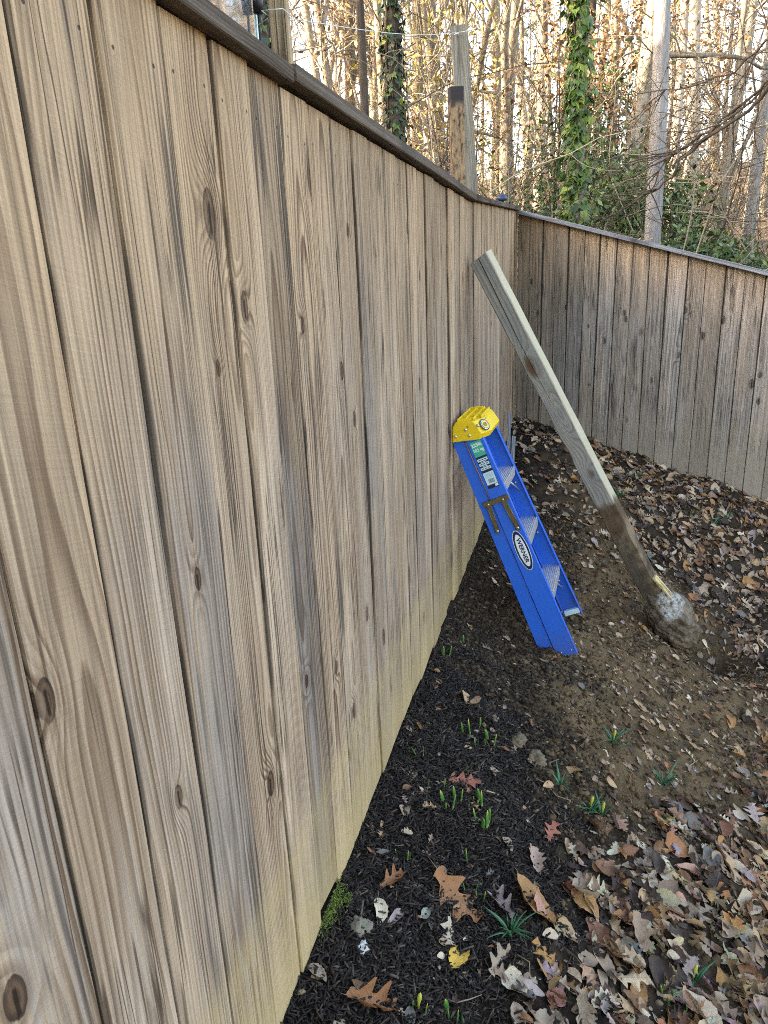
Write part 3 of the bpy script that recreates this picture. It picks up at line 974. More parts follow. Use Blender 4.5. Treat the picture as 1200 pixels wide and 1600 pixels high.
for q in range(9): sticker('barcode_bar', M['navy'], ly_ + .010 - q * .0030, LL - .210, (.0016, .0009, .0012)[q % 3], .018, .0014)
sticker('label_foot', P2, ly_ - .016, LL - .233, .014, .010, .0010)
# the maker's oval
zo = LL - 0.545
yo = -.042
def oval(m, a, b_, lift):
    bb = MB()
    bb.prism([(math.cos(2 * math.pi * k / 40) * a, math.sin(2 * math.pi * k / 40) * b_) for k in range(40)], 0, .0003, face(yo, zo, R(-90), lift))
    return bb.build('oval_badge', m, nf)
oval(M['white'], .094, .0295, .0006)
oval(M['navy'], .0915, .0272, .0010)
oval(M['white'], .0755, .0195, .0014)
oval(M['white'], .0735, .0180, .0018)
text('WERNER', .0255, M['navy'], nf, face(yo, zo, R(-90), .0024), squash=1.12, bold=.0008)

# ------------------------------------------------------------------ the dug-up post with its lump of concrete
PB, PT = Vector((0.985, 3.735, -0.30)), Vector((0.056, 3.575, 1.495))
pz = (PT - PB).normalized()
px_ = Vector((1, 0, 0)) - pz * pz.x
px_.normalize()
py_ = pz.cross(px_)
PL = (PT - PB).length
pm = Matrix(((px_.x, py_.x, pz.x, PB.x), (px_.y, py_.y, pz.y, PB.y), (px_.z, py_.z, pz.z, PB.z), (0, 0, 0, 1)))
pm = pm @ Matrix.Rotation(R(-9), 4, 'Z')
t = M['post_wood'].copy()
post = empty('fence_post', (0, 0, 0), 'pulled up grey timber post leaning on the fence, its foot in a lump of concrete', 'fence post')
post.matrix_world = pm
b = MB()
rows = 26
n = 13
r = random.Random(5)
vs_, fs = [], []
h2 = .0465
for i in range(rows):
    tz = i / (rows - 1)
    z = -.10 + (PL + .10) * tz
    cr = max(0.0, (tz - .62) / .38) ** .7                   # the drying crack, widest at the top end
    cxk = -.004 + .004 * math.sin(z * 7)
    d, wv = .030 * cr + 1e-4, .0035 * cr + 2e-4
    e = .005
    jl = [r.uniform(-.0018, .0018) for _ in range(4)]
    notch = -.010 * math.exp(-((tz - .66) / .02) ** 2) - .008 * math.exp(-((tz - .52) / .015) ** 2)
    ring = [(-h2 + e - notch, -h2 + jl[0]), (cxk - wv, -h2), (cxk, -h2 + d), (cxk + wv, -h2), (h2 - e, -h2 + jl[1]), (h2 + jl[1] * .6, -h2 + e), (h2 + jl[2] * .6, h2 - e), (h2 - e, h2), (-h2 + e, h2),
            (-h2 + jl[3], h2 - e), (-h2 + jl[3], 0), (-h2 - notch * .8, -h2 + e * 2), (-h2 - notch, -h2 + e)]
    for (x, y) in ring: vs_.append((x, y, z + (x * .10 if i == rows - 1 else 0)))
for i in range(rows - 1):
    for k in range(n):
        k2 = (k + 1) % n
        fs.append((i * n + k, i * n + k2, (i + 1) * n + k2, (i + 1) * n + k))
fs.append(tuple((rows - 1) * n + k for k in range(n)))
fs.append(tuple(range(n))[::-1])
b.add(vs_, fs)

def post_mat():
    t = MT('soiled_post_wood')
    P = t.obj()
    x, y, z = t.sep(P)
    n1 = t.noise(t.vmul(P, (14.0, 14.0, 5.0)), 1.0, 4.0, 0.6)
    n2 = t.noise(t.vmul(P, (130.0, 130.0, 3.0)), 1.0, 3.0, 0.6)
    w1 = t.noise(t.vmul(P, (5.0, 5.0, 1.6)), 1.0, 1.0)
    k1 = t.M('EXPONENT', t.mul(t.add(t.M('POWER', t.M('DIVIDE', t.sub(z, 1.47), .10), 2.0), t.M('POWER', t.M('DIVIDE', t.add(x, .015), .035), 2.0)), -1.0))
    k2 = t.M('EXPONENT', t.mul(t.add(t.M('POWER', t.M('DIVIDE', t.sub(z, 1.20), .13), 2.0), t.M('POWER', t.M('DIVIDE', t.sub(x, .005), .030), 2.0)), -1.0))
    k3 = t.M('EXPONENT', t.mul(t.add(t.M('POWER', t.M('DIVIDE', t.sub(z, .86), .06), 2.0), t.M('POWER', t.M('DIVIDE', t.sub(x, .01), .03), 2.0)), -1.0))
    ph = t.add(t.mul(t.add(x, t.mul(t.sub(w1, .5), .08)), 48.0), t.add(t.mul(k1, 3.2), t.add(t.mul(k2, 4.5), t.mul(k3, 3.0))))
    fr = t.M('FRACT', ph)
    ring = t.mul(t.ss(fr, .35, .86), t.ss(fr, 1.0, .92))
    col = t.mix(t.ss(n1, .35, .65), (0.25, 0.26, 0.245), (0.33, 0.315, 0.265))
    col = t.mix(t.mul(ring, .55), col, (0.15, 0.142, 0.125))
    col = t.mix(t.ss(t.M('MAXIMUM', k1, t.mul(k3, .8)), .5, .95), col, (0.12, 0.075, 0.045))
    v = t.add(.6, t.mul(n2, .8))
    col = t.mix(1.0, col, t.xyz(v, v, v), 'MULTIPLY')
    # paler arris and side
    col = t.mix(t.mul(t.ss(x, .041, .0455), .8), col, (0.50, 0.45, 0.30))
    # the part that stood in the ground is caked in clay
    edge = t.add(z, t.mul(t.sub(n1, .5), .13))
    clay = t.ramp(t.noise(P, 16.0, 5.0, .65), [(.34, (0.055, 0.040, 0.026)), (.5, (0.115, 0.086, 0.054)), (.62, (0.19, 0.145, 0.092)), (.75, (0.27, 0.21, 0.13))])
    rust = t.mul(t.ss(edge, .70, .62), t.ss(edge, .46, .55))
    col = t.mix(t.ss(edge, .705, .67), col, clay)
    col = t.mix(t.mul(rust, .55), col, (0.105, 0.06, 0.03))
    bare = t.mul(t.ss(t.noise(t.vmul(P, (20.0, 8.0, 5.0)), 1.0, 2.0), .52, .6), t.mul(t.ss(edge, .62, .5), t.ss(z, .30, .42)))
    col = t.mix(t.mul(bare, .7), col, (0.26, 0.20, 0.125))
    wet = t.mul(t.ss(edge, .52, .42), t.ss(t.add(x, t.mul(t.sub(n1, .5), .12)), .035, -.02))
    col = t.mix(t.mul(wet, .6), col, (0.045, 0.042, 0.036))
    t.bump(t.add(t.mul(ring, -.5), n2), .4, .002)
    return t.fin(col, .85, spec=.25)
b.build('timber', post_mat(), post)
# concrete: a lumpy egg grown round the foot
def lump(seed, rx, ry, rz, nu=40, nv=26, amp=.08, fr=3.0):
    u = np.linspace(0, 2 * np.pi, nu, endpoint=False)
    w = np.linspace(0.02, np.pi - 0.02, nv)
    U, W = np.meshgrid(u, w)
    X, Y, Z = np.sin(W) * np.cos(U), np.sin(W) * np.sin(U), np.cos(W)
    d = 1 + amp * (vnoise(X * fr + 5 + seed, Y * fr + Z * fr * 1.3, seed) - .5) * 2 + amp * .5 * (vnoise(X * fr * 3 + Z * 4, Y * fr * 3 + 9 - Z * 3, seed + 1) - .5) * 2
    d = d + amp * .25 * (vnoise(X * fr * 9 + Z * 7, Y * fr * 9 - Z * 8, seed + 2) - .5) * 2
    v = np.stack([(X * rx * d).ravel(), (Y * ry * d).ravel(), (Z * rz * d).ravel()], 1)
    i = (np.arange(nv - 1)[:, None] * nu + np.arange(nu)[None, :])
    j = (np.arange(nv - 1)[:, None] * nu + (np.arange(nu)[None, :] + 1) % nu)
    f = np.stack([i.ravel(), i.ravel() + nu, j.ravel() + nu, j.ravel()], 1)
    return v, f
t = MT('muddy_concrete')
P = t.obj()
x, y, z = t.sep(P)
n1 = t.noise(P, 11.0, 6.0, .65)
n2 = t.noise(P, 45.0, 5.0, .7)
mud = t.ramp(t.add(t.mul(n1, .6), t.mul(n2, .4)), [(.36, (0.050, 0.040, 0.028)), (.47, (0.12, 0.095, 0.066)), (.55, (0.19, 0.155, 0.112)), (.66, (0.30, 0.255, 0.195))])
con = t.ramp(n2, [(.38, (0.10, 0.092, 0.078)), (.45, (0.27, 0.265, 0.235)), (.55, (0.41, 0.41, 0.37)), (.7, (0.54, 0.54, 0.49))])
# the freshly broken patch on the upper side
d2 = t.add(t.M('POWER', t.M('DIVIDE', t.sub(z, .085), .085), 2.0), t.M('POWER', t.M('DIVIDE', t.add(y, .080), .085), 2.0))
msk = t.mul(t.ss(t.add(d2, t.add(t.mul(t.sub(n1, .5), 2.0), t.mul(t.sub(n2, .5), 2.2))), 1.1, .85), t.ss(x, -.01, .02))
col = t.mix(msk, mud, con)
t.bump(t.add(n2, t.mul(n1, .5)), .8, .012)
mc = t.fin(col, .92, spec=.2)
v, f = lump(11, .108, .100, .185, 90, 60, .15, 2.6)
v[:, 2] -= .035
v[:, 0] += .016 - (v[:, 2] + .035) * .10
o = link(bpy.data.objects.new('concrete_footing', np_mesh('concrete_footing', v, f, mc, True)), post)
o.location = (.012, 0, -.02)
b = MB()
for dx, dy, L_, w_ in ((.054, -.044, .20, .012), (.058, -.024, .15, .009), (.060, -.062, .12, .006)):
    b.add([(dx - w_ * .6, dy - w_, .22), (dx + w_ * .6, dy - w_, .22), (dx + w_ * .6, dy + w_, .22), (dx - w_ * .6, dy + w_, .22), (dx + .045, dy - .004, .22 - L_)],
          [(3, 2, 1, 0), (0, 1, 4), (1, 2, 4), (2, 3, 4), (3, 0, 4)])
b.build('splinter', plain('raw_wood', (0.62, 0.50, 0.24), .7, 0, .2, 80), post)

# ------------------------------------------------------------------ stakes and things behind the fence
tag(beam('timber_stake', (-.085, 1.66, -.1), (-.098, 1.61, 2.75), .038, .038, M['stake_wood'], None, R(10), seed=81, tone=1.15, grey=.1),
    'tall sunlit timber stake beside the glass panel behind the long fence', 'stake')
tag(beam('timber_stake', (-.070, 4.58, .9), (-.126, 4.13, 2.585), .085, .038, M['post_wood'], None, R(20), seed=82, tone=1.0, grey=.5),
    'tall grey timber stake with a sawn top standing behind the long fence', 'stake')
t = MT('rotten_wood')
n = t.noise(t.vmul(t.obj(), (50.0, 50.0, 22.0)), 1.0, 4.0, .7)
z = t.sep(t.obj())[2]
col = t.ramp(n, [(.38, (0.05, 0.03, 0.02)), (.5, (0.27, 0.18, 0.10)), (.7, (0.40, 0.29, 0.16))])
col = t.mix(t.ss(z, .36, .40), col, (0.035, 0.030, 0.030))
M['rotten'] = t.fin(col, .9)
o = beam('timber_offcut', (-.062, 3.72, 1.775), (-.064, 3.69, 2.225), .062, .045, M['rotten'], None, R(25), seed=83)
tag(o, 'short rotten dark topped timber offcut in front of the grey stake', 'timber')
# glass panel with a metal edge and a bracket, on legs
gp = empty('glass_panel', (-.248, 1.682, 0), 'upright reflective glass panel with pale metal edge behind the fence', 'glass panel')
gp.rotation_euler = (0, 0, R(14))
gm = plain('pane_glass', (0.30, 0.33, 0.36), 0.04, 0, .02)
gm.node_tree.nodes['Principled BSDF'].inputs['Transmission Weight'].default_value = 0.75
gm.node_tree.nodes['Principled BSDF'].inputs['IOR'].default_value = 1.6
b = MB(); b.box((0, -.05, 1.75), (.012, 1.0, 1.7)); b.build('pane', gm, gp)
b = MB(); b.box((0, .462, 1.75), (.020, .022, 1.72)); b.build('edge_strip', plain('pale_metal', (.55, .72, .68), .35, .3), gp, .002)
b = MB()
for y in (.452, -.54): b.box((-.0, y, .45), (.03, .03, .9))
b.build('leg', M['alu'], gp)
b = MB()
b.tube([(.020, .415, 2.10), (.022, .415, 2.135), (.022, .430, 2.165), (.022, .47, 2.22), (.022, .50, 2.27)], [.013, .014, .007, .006, .006], 8)
b.tube([(.022, .415, 2.13), (.022, .395, 2.165), (.022, .355, 2.21), (.022, .33, 2.26)], [.010, .007, .006, .006], 8)
b.tube([(.020, .410, 2.11), (.020, .412, 1.2)], .0025, 5); b.tube([(.020, .421, 2.11), (.020, .421, 1.2)], .0025, 5)
b.build('bracket', plain('black_plastic', (.012, .014, .018), .4), gp)
b = MB(); b.box((.0085, .265, 2.12), (.004, .036, .066)); sk = b.build('sticker', M['white'], gp)
b = MB()
for k in range(5): b.box((.0112, .265, 2.112 - k * .006), (.001, .026, .0016))
b.box((.0112, .262, 2.138), (.001, .007, .007)); b.build('sticker_print', M['black'], sk)
# string line
b = MB()
pts = [(-.36, 2.13, 2.085), (-.112, 1.630, 1.945)]
b.tube([pts[0], ((pts[0][0] + pts[1][0]) / 2, 1.88, 2.012), pts[1]], .0008, 4)
b.tube([(-.072, 1.652, 1.945), (-.072, 1.600, 1.945), (-.118, 1.600, 1.947), (-.118, 1.652, 1.947), (-.072, 1.652, 1.945)], .0013, 4)
a_, c_ = Vector((-.085, 1.652, 1.945)), Vector((-.118, 4.10, 2.545))
b.tube([a_.lerp(c_, k / 8) - Vector((0, 0, .02 * math.sin(math.pi * k / 8))) for k in range(9)], .0010, 4)
b.tube([c_, c_ + Vector((.06, -.01, 0)), c_ + Vector((.06, .06, 0)), c_ + Vector((-.06, .06, 0)), c_], .002, 4)
b.tube([c_.lerp(Vector((-1.6, 10.2, 2.9)), k / 5) for k in range(6)], .0012, 4)
tag(b.build('string_line', plain('string', (.75, .75, .72), .8)), 'thin white string line tied between the timber stakes', 'string')
# two dark blue caps showing over the rail
for (x_, y_, z_, lb) in ((-.14, 3.78, 1.857, 'dark blue dome cap over the rail beside the rotten offcut'), (-.14, 6.25, 1.968, 'dark blue dome cap over the rail near the fence corner')):
    e_ = empty('lamp_post', (x_, y_, 0), lb, 'garden lamp')
    b = MB()
    b.tube([(0, 0, z_ - .02), (0, 0, z_), (0, 0, z_ + .018), (0, 0, z_ + .028), (0, 0, z_ + .032)], [.045, .045, .035, .018, .004], 14)
    b.build('cap', plain('blue_cap', (.02, .04, .09), .3), e_)
    b = MB(); b.tube([(0, 0, 0), (0, 0, z_ - .02)], .015, 8); b.build('stem', M['black'], e_)
# two pale slats standing in the far corner
for (x_, y_, z_, x1, y1, z1, lb) in ((.060, 4.90, .10, .035, 5.25, .46, 'pale thin slat leaning in the far corner, the longer one'), (.098, 4.80, .08, .085, 5.05, .33, 'pale thin slat leaning in the far corner, the shorter one')):
    o = beam('timber_lath', (x_, y_, z_), (x1, y1, z1), .026, .007, M['cap_far'], None, R(20), seed=int(x_ * 999), tone=.9)
    tag(o, lb, 'lath')
# ------------------------------------------------------------------ mulch, clods
def chips(n, xs, ys, zs, L, W, T, seed, tilt=.35):
    """n little slivers as boxes, arrays in, one mesh out"""
    g = np.random.default_rng(seed)
    yaw = g.uniform(0, 2 * np.pi, n)
    pit = g.normal(0, tilt, n)
    d = np.stack([np.cos(yaw) * np.cos(pit), np.sin(yaw) * np.cos(pit), np.sin(pit)], 1)
    s = np.stack([-np.sin(yaw), np.cos(yaw), g.normal(0, .3, n)], 1)
    s /= np.linalg.norm(s, axis=1)[:, None]
    u = np.cross(d, s)
    c = np.stack([xs, ys, zs], 1)
    v = np.zeros((n, 8, 3), np.float32)
    for k in range(8):
        a, b_, e = (1 if k & 1 else -1), (1 if k & 2 else -1), (1 if k & 4 else -1)
        taper = g.uniform(.45, 1.0, n) if a > 0 else g.uniform(.6, 1.0, n)
        v[:, k] = c + d * (L * a * .5 * g.uniform(.8, 1.1, n))[:, None] + s * (W * b_ * .5 * taper)[:, None] + u * (T * e * .5)[:, None]
    q = np.array([(0, 2, 3, 1), (4, 5, 7, 6), (0, 1, 5, 4), (2, 6, 7, 3), (0, 4, 6, 2), (1, 3, 7, 5)])
    f = (np.arange(n)[:, None, None] * 8 + q[None]).reshape(-1, 4)
    return v.reshape(-1, 3), f


def scatter(n, x0, x1, y0, y1, wfun, seed):
    g = np.random.default_rng(seed)
    X, Y = g.uniform(x0, x1, n), g.uniform(y0, y1, n)
    k = g.random(n) < wfun(X, Y)
    return X[k], Y[k]


t = MT('bark_mulch')
r_ = t.island()
col = t.ramp(r_, [(.0, (0.004, 0.0028, 0.002)), (.45, (0.012, 0.0085, 0.0058)), (.78, (0.029, 0.020, 0.0132)), (.93, (0.066, 0.047, 0.033)), (1, (0.14, 0.107, 0.076))])
M['mulch'] = t.fin(col, .68, spec=.35)
X, Y = scatter(36000, .0, .66, .55, 3.0, lambda x, y: np.clip(mulch_w(x, y) * 1.1 + .05, 0, 1) * (1 - .5 * litter_w(x, y)), 21)
X2, Y2 = scatter(9000, .0, .5, 3.0, 6.0, lambda x, y: mulch_w(x, y) * .9, 22)
X, Y = np.concatenate([X, X2]), np.concatenate([Y, Y2])
n = len(X)
g_ = np.random.default_rng(5)
L_ = g_.gamma(3.0, .0062, n) + .007
v, f = chips(n, X, Y, ground(X, Y) + g_.uniform(.0, .007, n), np.clip(L_, .007, .060), g_.uniform(.0020, .0070, n), g_.uniform(.001, .0028, n), 6, .36)
o = link(bpy.data.objects.new('bark_mulch', np_mesh('bark_mulch', v, f, M['mulch'])))
tag(o, 'dark shredded bark mulch spread along the foot of the fence', 'mulch', None, 'stuff')

t = MT('soil_clods')
r_ = t.island()
n1 = t.noise(t.pos(), 90.0, 4.0, .6)
col = t.ramp(r_, [(.0, (0.055, 0.036, 0.018)), (.5, (0.112, 0.076, 0.040)), (.95, (0.165, 0.116, 0.064)), (.995, (0.26, 0.20, 0.135))])
v_ = t.add(.6, t.mul(n1, .8))
M['clod'] = t.fin(t.mix(1.0, col, t.xyz(v_, v_, v_), 'MULTIPLY'), .95, spec=.15)
oc = np.array([(1, 0, 0), (-1, 0, 0), (0, 1, 0), (0, -1, 0), (0, 0, 1), (0, 0, -1)], float)
of = np.array([(0, 2, 4), (2, 1, 4), (1, 3, 4), (3, 0, 4), (2, 0, 5), (1, 2, 5), (3, 1, 5), (0, 3, 5)])
ed = {}
ov, off = list(oc), []
for a_, b_, c_ in of:
    m_ = []
    for p_, q_ in ((a_, b_), (b_, c_), (c_, a_)):
        k_ = (min(p_, q_), max(p_, q_))
        if k_ not in ed:
            ed[k_] = len(ov)
            w_ = oc[p_] + oc[q_]
            ov.append(w_ / np.linalg.norm(w_))
        m_.append(ed[k_])
    off += [(a_, m_[0], m_[2]), (b_, m_[1], m_[0]), (c_, m_[2], m_[1]), tuple(m_)]
ov, off = np.array(ov), np.array(off)
def clods(X, Y, S_, seed):
    g = np.random.default_rng(seed)
    n = len(X)
    j = g.uniform(.68, 1.25, (n, len(ov), 1))
    sc = S_[:, None, None] * g.uniform(.7, 1.3, (n, 1, 3)) * np.array([1, 1, .75])
    c = np.stack([X, Y, ground(X, Y) + S_ * .25], 1)[:, None, :]
    v = (ov[None] * j * sc + c).reshape(-1, 3)
    f = (np.arange(n)[:, None, None] * len(ov) + off[None]).reshape(-1, 3)
    return v, f
X, Y = scatter(60000, .0, 2.2, 1.5, 4.6, lambda x, y: (1 - mulch_w(x, y)) * (1 - .75 * litter_w(x, y)) * sm((x - .30) / .35) * (.35 + .65 * (vnoise(x * 5, y * 5, 7.) > .42)), 31)
S_ = np.clip(np.random.default_rng(3).gamma(1.2, .0024, len(X)) + .0012, .0012, .013)
v, f = clods(X, Y, S_, 4)
o = link(bpy.data.objects.new('soil_clods', np_mesh('soil_clods', v, f, M['clod'])))
tag(o, 'loose brown crumbs and clods of freshly dug soil', 'soil', None, 'stuff')
t = MT('damp_clods')
n1 = t.noise(t.pos(), 90.0, 4.0, .6)
v_ = t.add(.5, t.mul(n1, 1.0))
M['damp_clod'] = t.fin(t.mix(1.0, t.ramp(t.island(), [(.0, (0.014, 0.0095, 0.006)), (.6, (0.040, 0.028, 0.016)), (.97, (0.085, 0.060, 0.036))]), t.xyz(v_, v_, v_), 'MULTIPLY'), .85, spec=.25)
X, Y = scatter(42000, .0, .75, 2.0, 4.6, lambda x, y: (1 - mulch_w(x, y)) * sm((.62 - x + (vnoise(x * 6, y * 6, 15.) - .5) * .35) / .3), 35)
S_ = np.clip(np.random.default_rng(13).gamma(1.2, .0024, len(X)) + .0012, .0012, .010)
v, f = clods(X, Y, S_, 14)
o = link(bpy.data.objects.new('damp_soil', np_mesh('damp_soil', v, f, M['damp_clod'])))
tag(o, 'dark damp crumbly soil between the mulch and the ladder', 'soil', None, 'stuff')
# pale grit and tiny wood chips in the mulch and soil
X, Y = scatter(2600, .0, 2.6, .9, 5.0, lambda x, y: .16 + .25 * (1 - mulch_w(x, y)), 33)
v, f = clods(X, Y, np.random.default_rng(8).uniform(.0012, .0036, len(X)), 9)
o = link(bpy.data.objects.new('pale_grit', np_mesh('pale_grit', v, f, plain('grit', (.50, .47, .42), .9, 0, .4, 30))))
tag(o, 'tiny pale stones and chips scattered over the soil and mulch', 'grit', None, 'stuff')

# ------------------------------------------------------------------ fallen leaves
def leaf_shape(kind, seed):
    """a leaf as a strip of cross sections either side of the midrib, curled; unit length along +x"""
    r = random.Random(seed)
    pts, fs = [], []
    if kind == 'oak':
        n = 22
        lob = r.choice([3, 3.5, 4])
        hw = []
        for i in range(n):
            t_ = i / (n - 1)
            env = math.sin(math.pi * min(1, t_ * .93 + .05)) ** .7 * (.55 + .55 * t_ * (1.25 - t_))
            k = .5 + .5 * math.cos(2 * math.pi * (t_ * lob + .1))
            hw.append((.05 + .42 * env * (.18 + .82 * k ** 1.5)) * (1 if t_ < .97 else .3))
        sweep = .32
    elif kind == 'lobe':
        n = 20
        hw = []
        for i in range(n):
            t_ = i / (n - 1)
            env = math.sin(math.pi * min(1, t_ ** 1.2 * .95 + .03)) ** .8
            k = .5 + .5 * math.cos(2 * math.pi * (t_ * 4 + .5))
            hw.append(.03 + .36 * env * (.55 + .45 * k))
        sweep = .2
    elif kind == 'narrow':
        n = 12
        hw = [.012 + .17 * math.sin(math.pi * (i / (n - 1)) ** .85) ** .8 * r.uniform(.93, 1.07) for i in range(n)]
        sweep = .06
    elif kind == 'round':
        n = 13
        hw = [.012 + .40 * math.sin(math.pi * (i / (n - 1)) ** .75) ** .62 * r.uniform(.95, 1.05) for i in range(n)]
        sweep = .06
    elif kind == 'scrap':
        n = 6
        hw = [.10 + .30 * r.random() for i in range(n)]
        sweep = .1
    else:  # oval, beech-like
        n = 14
        hw = [.012 + .27 * math.sin(math.pi * (i / (n - 1)) ** .9) ** .75 * (1 + .05 * (-1) ** i) for i in range(n)]
        sweep = .08
    bend, roll, twist, ph = r.uniform(-.9, 1.3), r.uniform(-.6, 1.7), r.uniform(-1.1, 1.1), r.uniform(0, 6)
    cols = (-1, -.5, 0, .5, 1)
    for i in range(n):
        t_ = i / (n - 1)
        a = bend * (t_ - .5)
        bx = math.sin(a) / bend if abs(bend) > .05 else t_ - .5
        bz = (1 - math.cos(a)) / bend if abs(bend) > .05 else 0
        for j, c in enumerate(cols):
            w = hw[i] * c * (1 + (r.uniform(-.12, .12) if kind in ('oak', 'scrap') else 0))
            x = bx + abs(w) * sweep
            th = roll * abs(c) * .8
            y = w * math.cos(th * .6)
            z = bz + abs(w) * math.sin(th) + twist * (t_ - .5) * w + .018 * math.sin(t_ * 9 + c * 3 + ph)
            if c: z += .012 * math.sin(i * 1.9)
            pts.append((x, y, z))
    m = len(cols)
    for i in range(n - 1):
        for j in range(m - 1):
            fs.append((i * m + j, (i + 1) * m + j, (i + 1) * m + j + 1, i * m + j + 1))
    if kind not in ('scrap',):                              # the stalk
        b0 = len(pts)
        x0, z0 = pts[2][0], pts[2][2]
        pts += [(x0, -.007, z0), (x0, .007, z0), (x0 - r.uniform(.12, .3), 0, z0 + r.uniform(-.03, .05))]
        fs.append((b0, b0 + 1, b0 + 2, b0 + 2))
        fs[-1] = (b0, b0 + 1, b0 + 2)
    return np.array(pts), fs


PAL = {'tan': (0.46, 0.32, 0.18), 'brown': (0.20, 0.105, 0.05), 'rust': (0.34, 0.155, 0.065), 'red': (0.37, 0.13, 0.085), 'grey': (0.33, 0.265, 0.19), 'pale': (0.54, 0.45, 0.325), 'lilac': (0.38, 0.32, 0.31), 'dark': (0.052, 0.034, 0.024),
       'purple': (0.145, 0.088, 0.06), 'cream': (0.64, 0.57, 0.42), 'yellow': (0.66, 0.42, 0.07), 'pink': (0.44, 0.31, 0.245), 'slate': (0.145, 0.14, 0.125), 'orange': (0.42, 0.225, 0.085), 'blue': (0.26, 0.30, 0.26)}


def leaf_mat(name, single=True):
    t = MT(name)
    P = t.obj() if single else t.pos()
    if single:
        base = t.mix(1.0, t.attr('leaf_colour').outputs['Color'], (1.02, 0.99, 0.96), 'MULTIPLY')
    else:
        base = t.ramp(t.island(), [(.0, PAL['dark']), (.19, PAL['purple']), (.23, PAL['brown']), (.34, (.27, .19, .13)), (.40, PAL['grey']), (.50, (.37, .285, .20)), (.60, PAL['tan']), (.69, PAL['rust']), (.72, (.24, .165, .11)), (.77, PAL['lilac']), (.80, PAL['pale']), (.85, PAL['orange']), (.88, PAL['cream']), (.90, PAL['slate']), (.96, (.28, .22, .165))], 'CONSTANT')
    y = t.M('ABSOLUTE', t.sep(P)[1])
    if not single: base = t.mix(1.0, base, (0.95, 0.91, 0.87), 'MULTIPLY')
    n1 = t.noise(P, 6.0 if single else 45.0, 2.0, .5)
    n2 = t.noise(P, 40.0 if single else 260.0, 3.0, .6)
    v = t.add(.22, t.add(t.mul(n1, .95), t.mul(n2, .5)))
    col = t.mix(1.0, base, t.xyz(v, v, v), 'MULTIPLY')
    col = t.mix(t.mul(t.ss(n1, .54, .76), .30), col, (0.09, 0.06, 0.042))
    if single:
        vein = t.ss(y, .016, .006)
        x = t.sep(P)[0]
        sv = t.M('FRACT', t.mul(t.sub(x, t.mul(y, .7)), 9.0))
        vein = t.M('MAXIMUM', vein, t.mul(t.ss(sv, .16, .04), .5))
        col = t.mix(t.mul(vein, .35), col, tuple(c * .55 for c in PAL['tan']))
        t.bump(t.add(t.mul(vein, -1.0), n2), .35, .02)
    else:
        t.bump(n2, .3, .004)
    m = t.fin(col, .62, spec=.35)
    return m


M['leaf'] = leaf_mat('dry_leaf')
M['litter'] = leaf_mat('leaf_litter', False)
SH = {}
for kind, cnt in (('oak', 6), ('lobe', 3), ('narrow', 3), ('round', 2), ('oval', 5), ('scrap', 4)):
    SH[kind] = [leaf_shape(kind, 10 * i + hash_ % 97) for i, hash_ in zip(range(cnt), (3, 17, 29, 41, 53, 61))]
LM = {}
def leaf_me(kind, k):
    if (kind, k) not in LM:
        p_, f_ = SH[kind][k]
        me = bpy.data.meshes.new('leaf')
        me.from_pydata([tuple(q_) for q_ in p_], [], f_)
        me.polygons.foreach_set('use_smooth', [True] * len(f_))
        me.materials.append(M['leaf'])
        LM[kind, k] = me
    return LM[kind, k]


def slope_at(x, y, e=.04):
    gx = float(ground(x + e, y) - ground(x - e, y)) / (2 * e)
    gy = float(ground(x, y + e) - ground(x, y - e)) / (2 * e)
    return Vector((-gx, -gy, 1)).normalized()


def put_leaf(x, y, kind, k, L, yaw, colr, label, lift=.008, tilt=(0, 0), group=None, name='fallen_leaf', flip=False):
    o = link(bpy.data.objects.new(name, leaf_me(kind, k)))
    nrm = slope_at(x, y)
    q = Vector((0, 0, 1)).rotation_difference(nrm)
    mt = Matrix.Translation((x, y, float(ground(x, y)) + lift)) @ q.to_matrix().to_4x4() @ Matrix.Rotation(yaw, 4, 'Z') @ Matrix.Rotation(tilt[0], 4, 'X') @ Matrix.Rotation(tilt[1], 4, 'Y')
    if flip: mt = mt @ Matrix.Rotation(math.pi, 4, 'X')
    o.matrix_world = mt @ Matrix.Scale(L, 4)
    o['leaf_colour'] = list(colr)
    return tag(o, label, 'leaf', group)


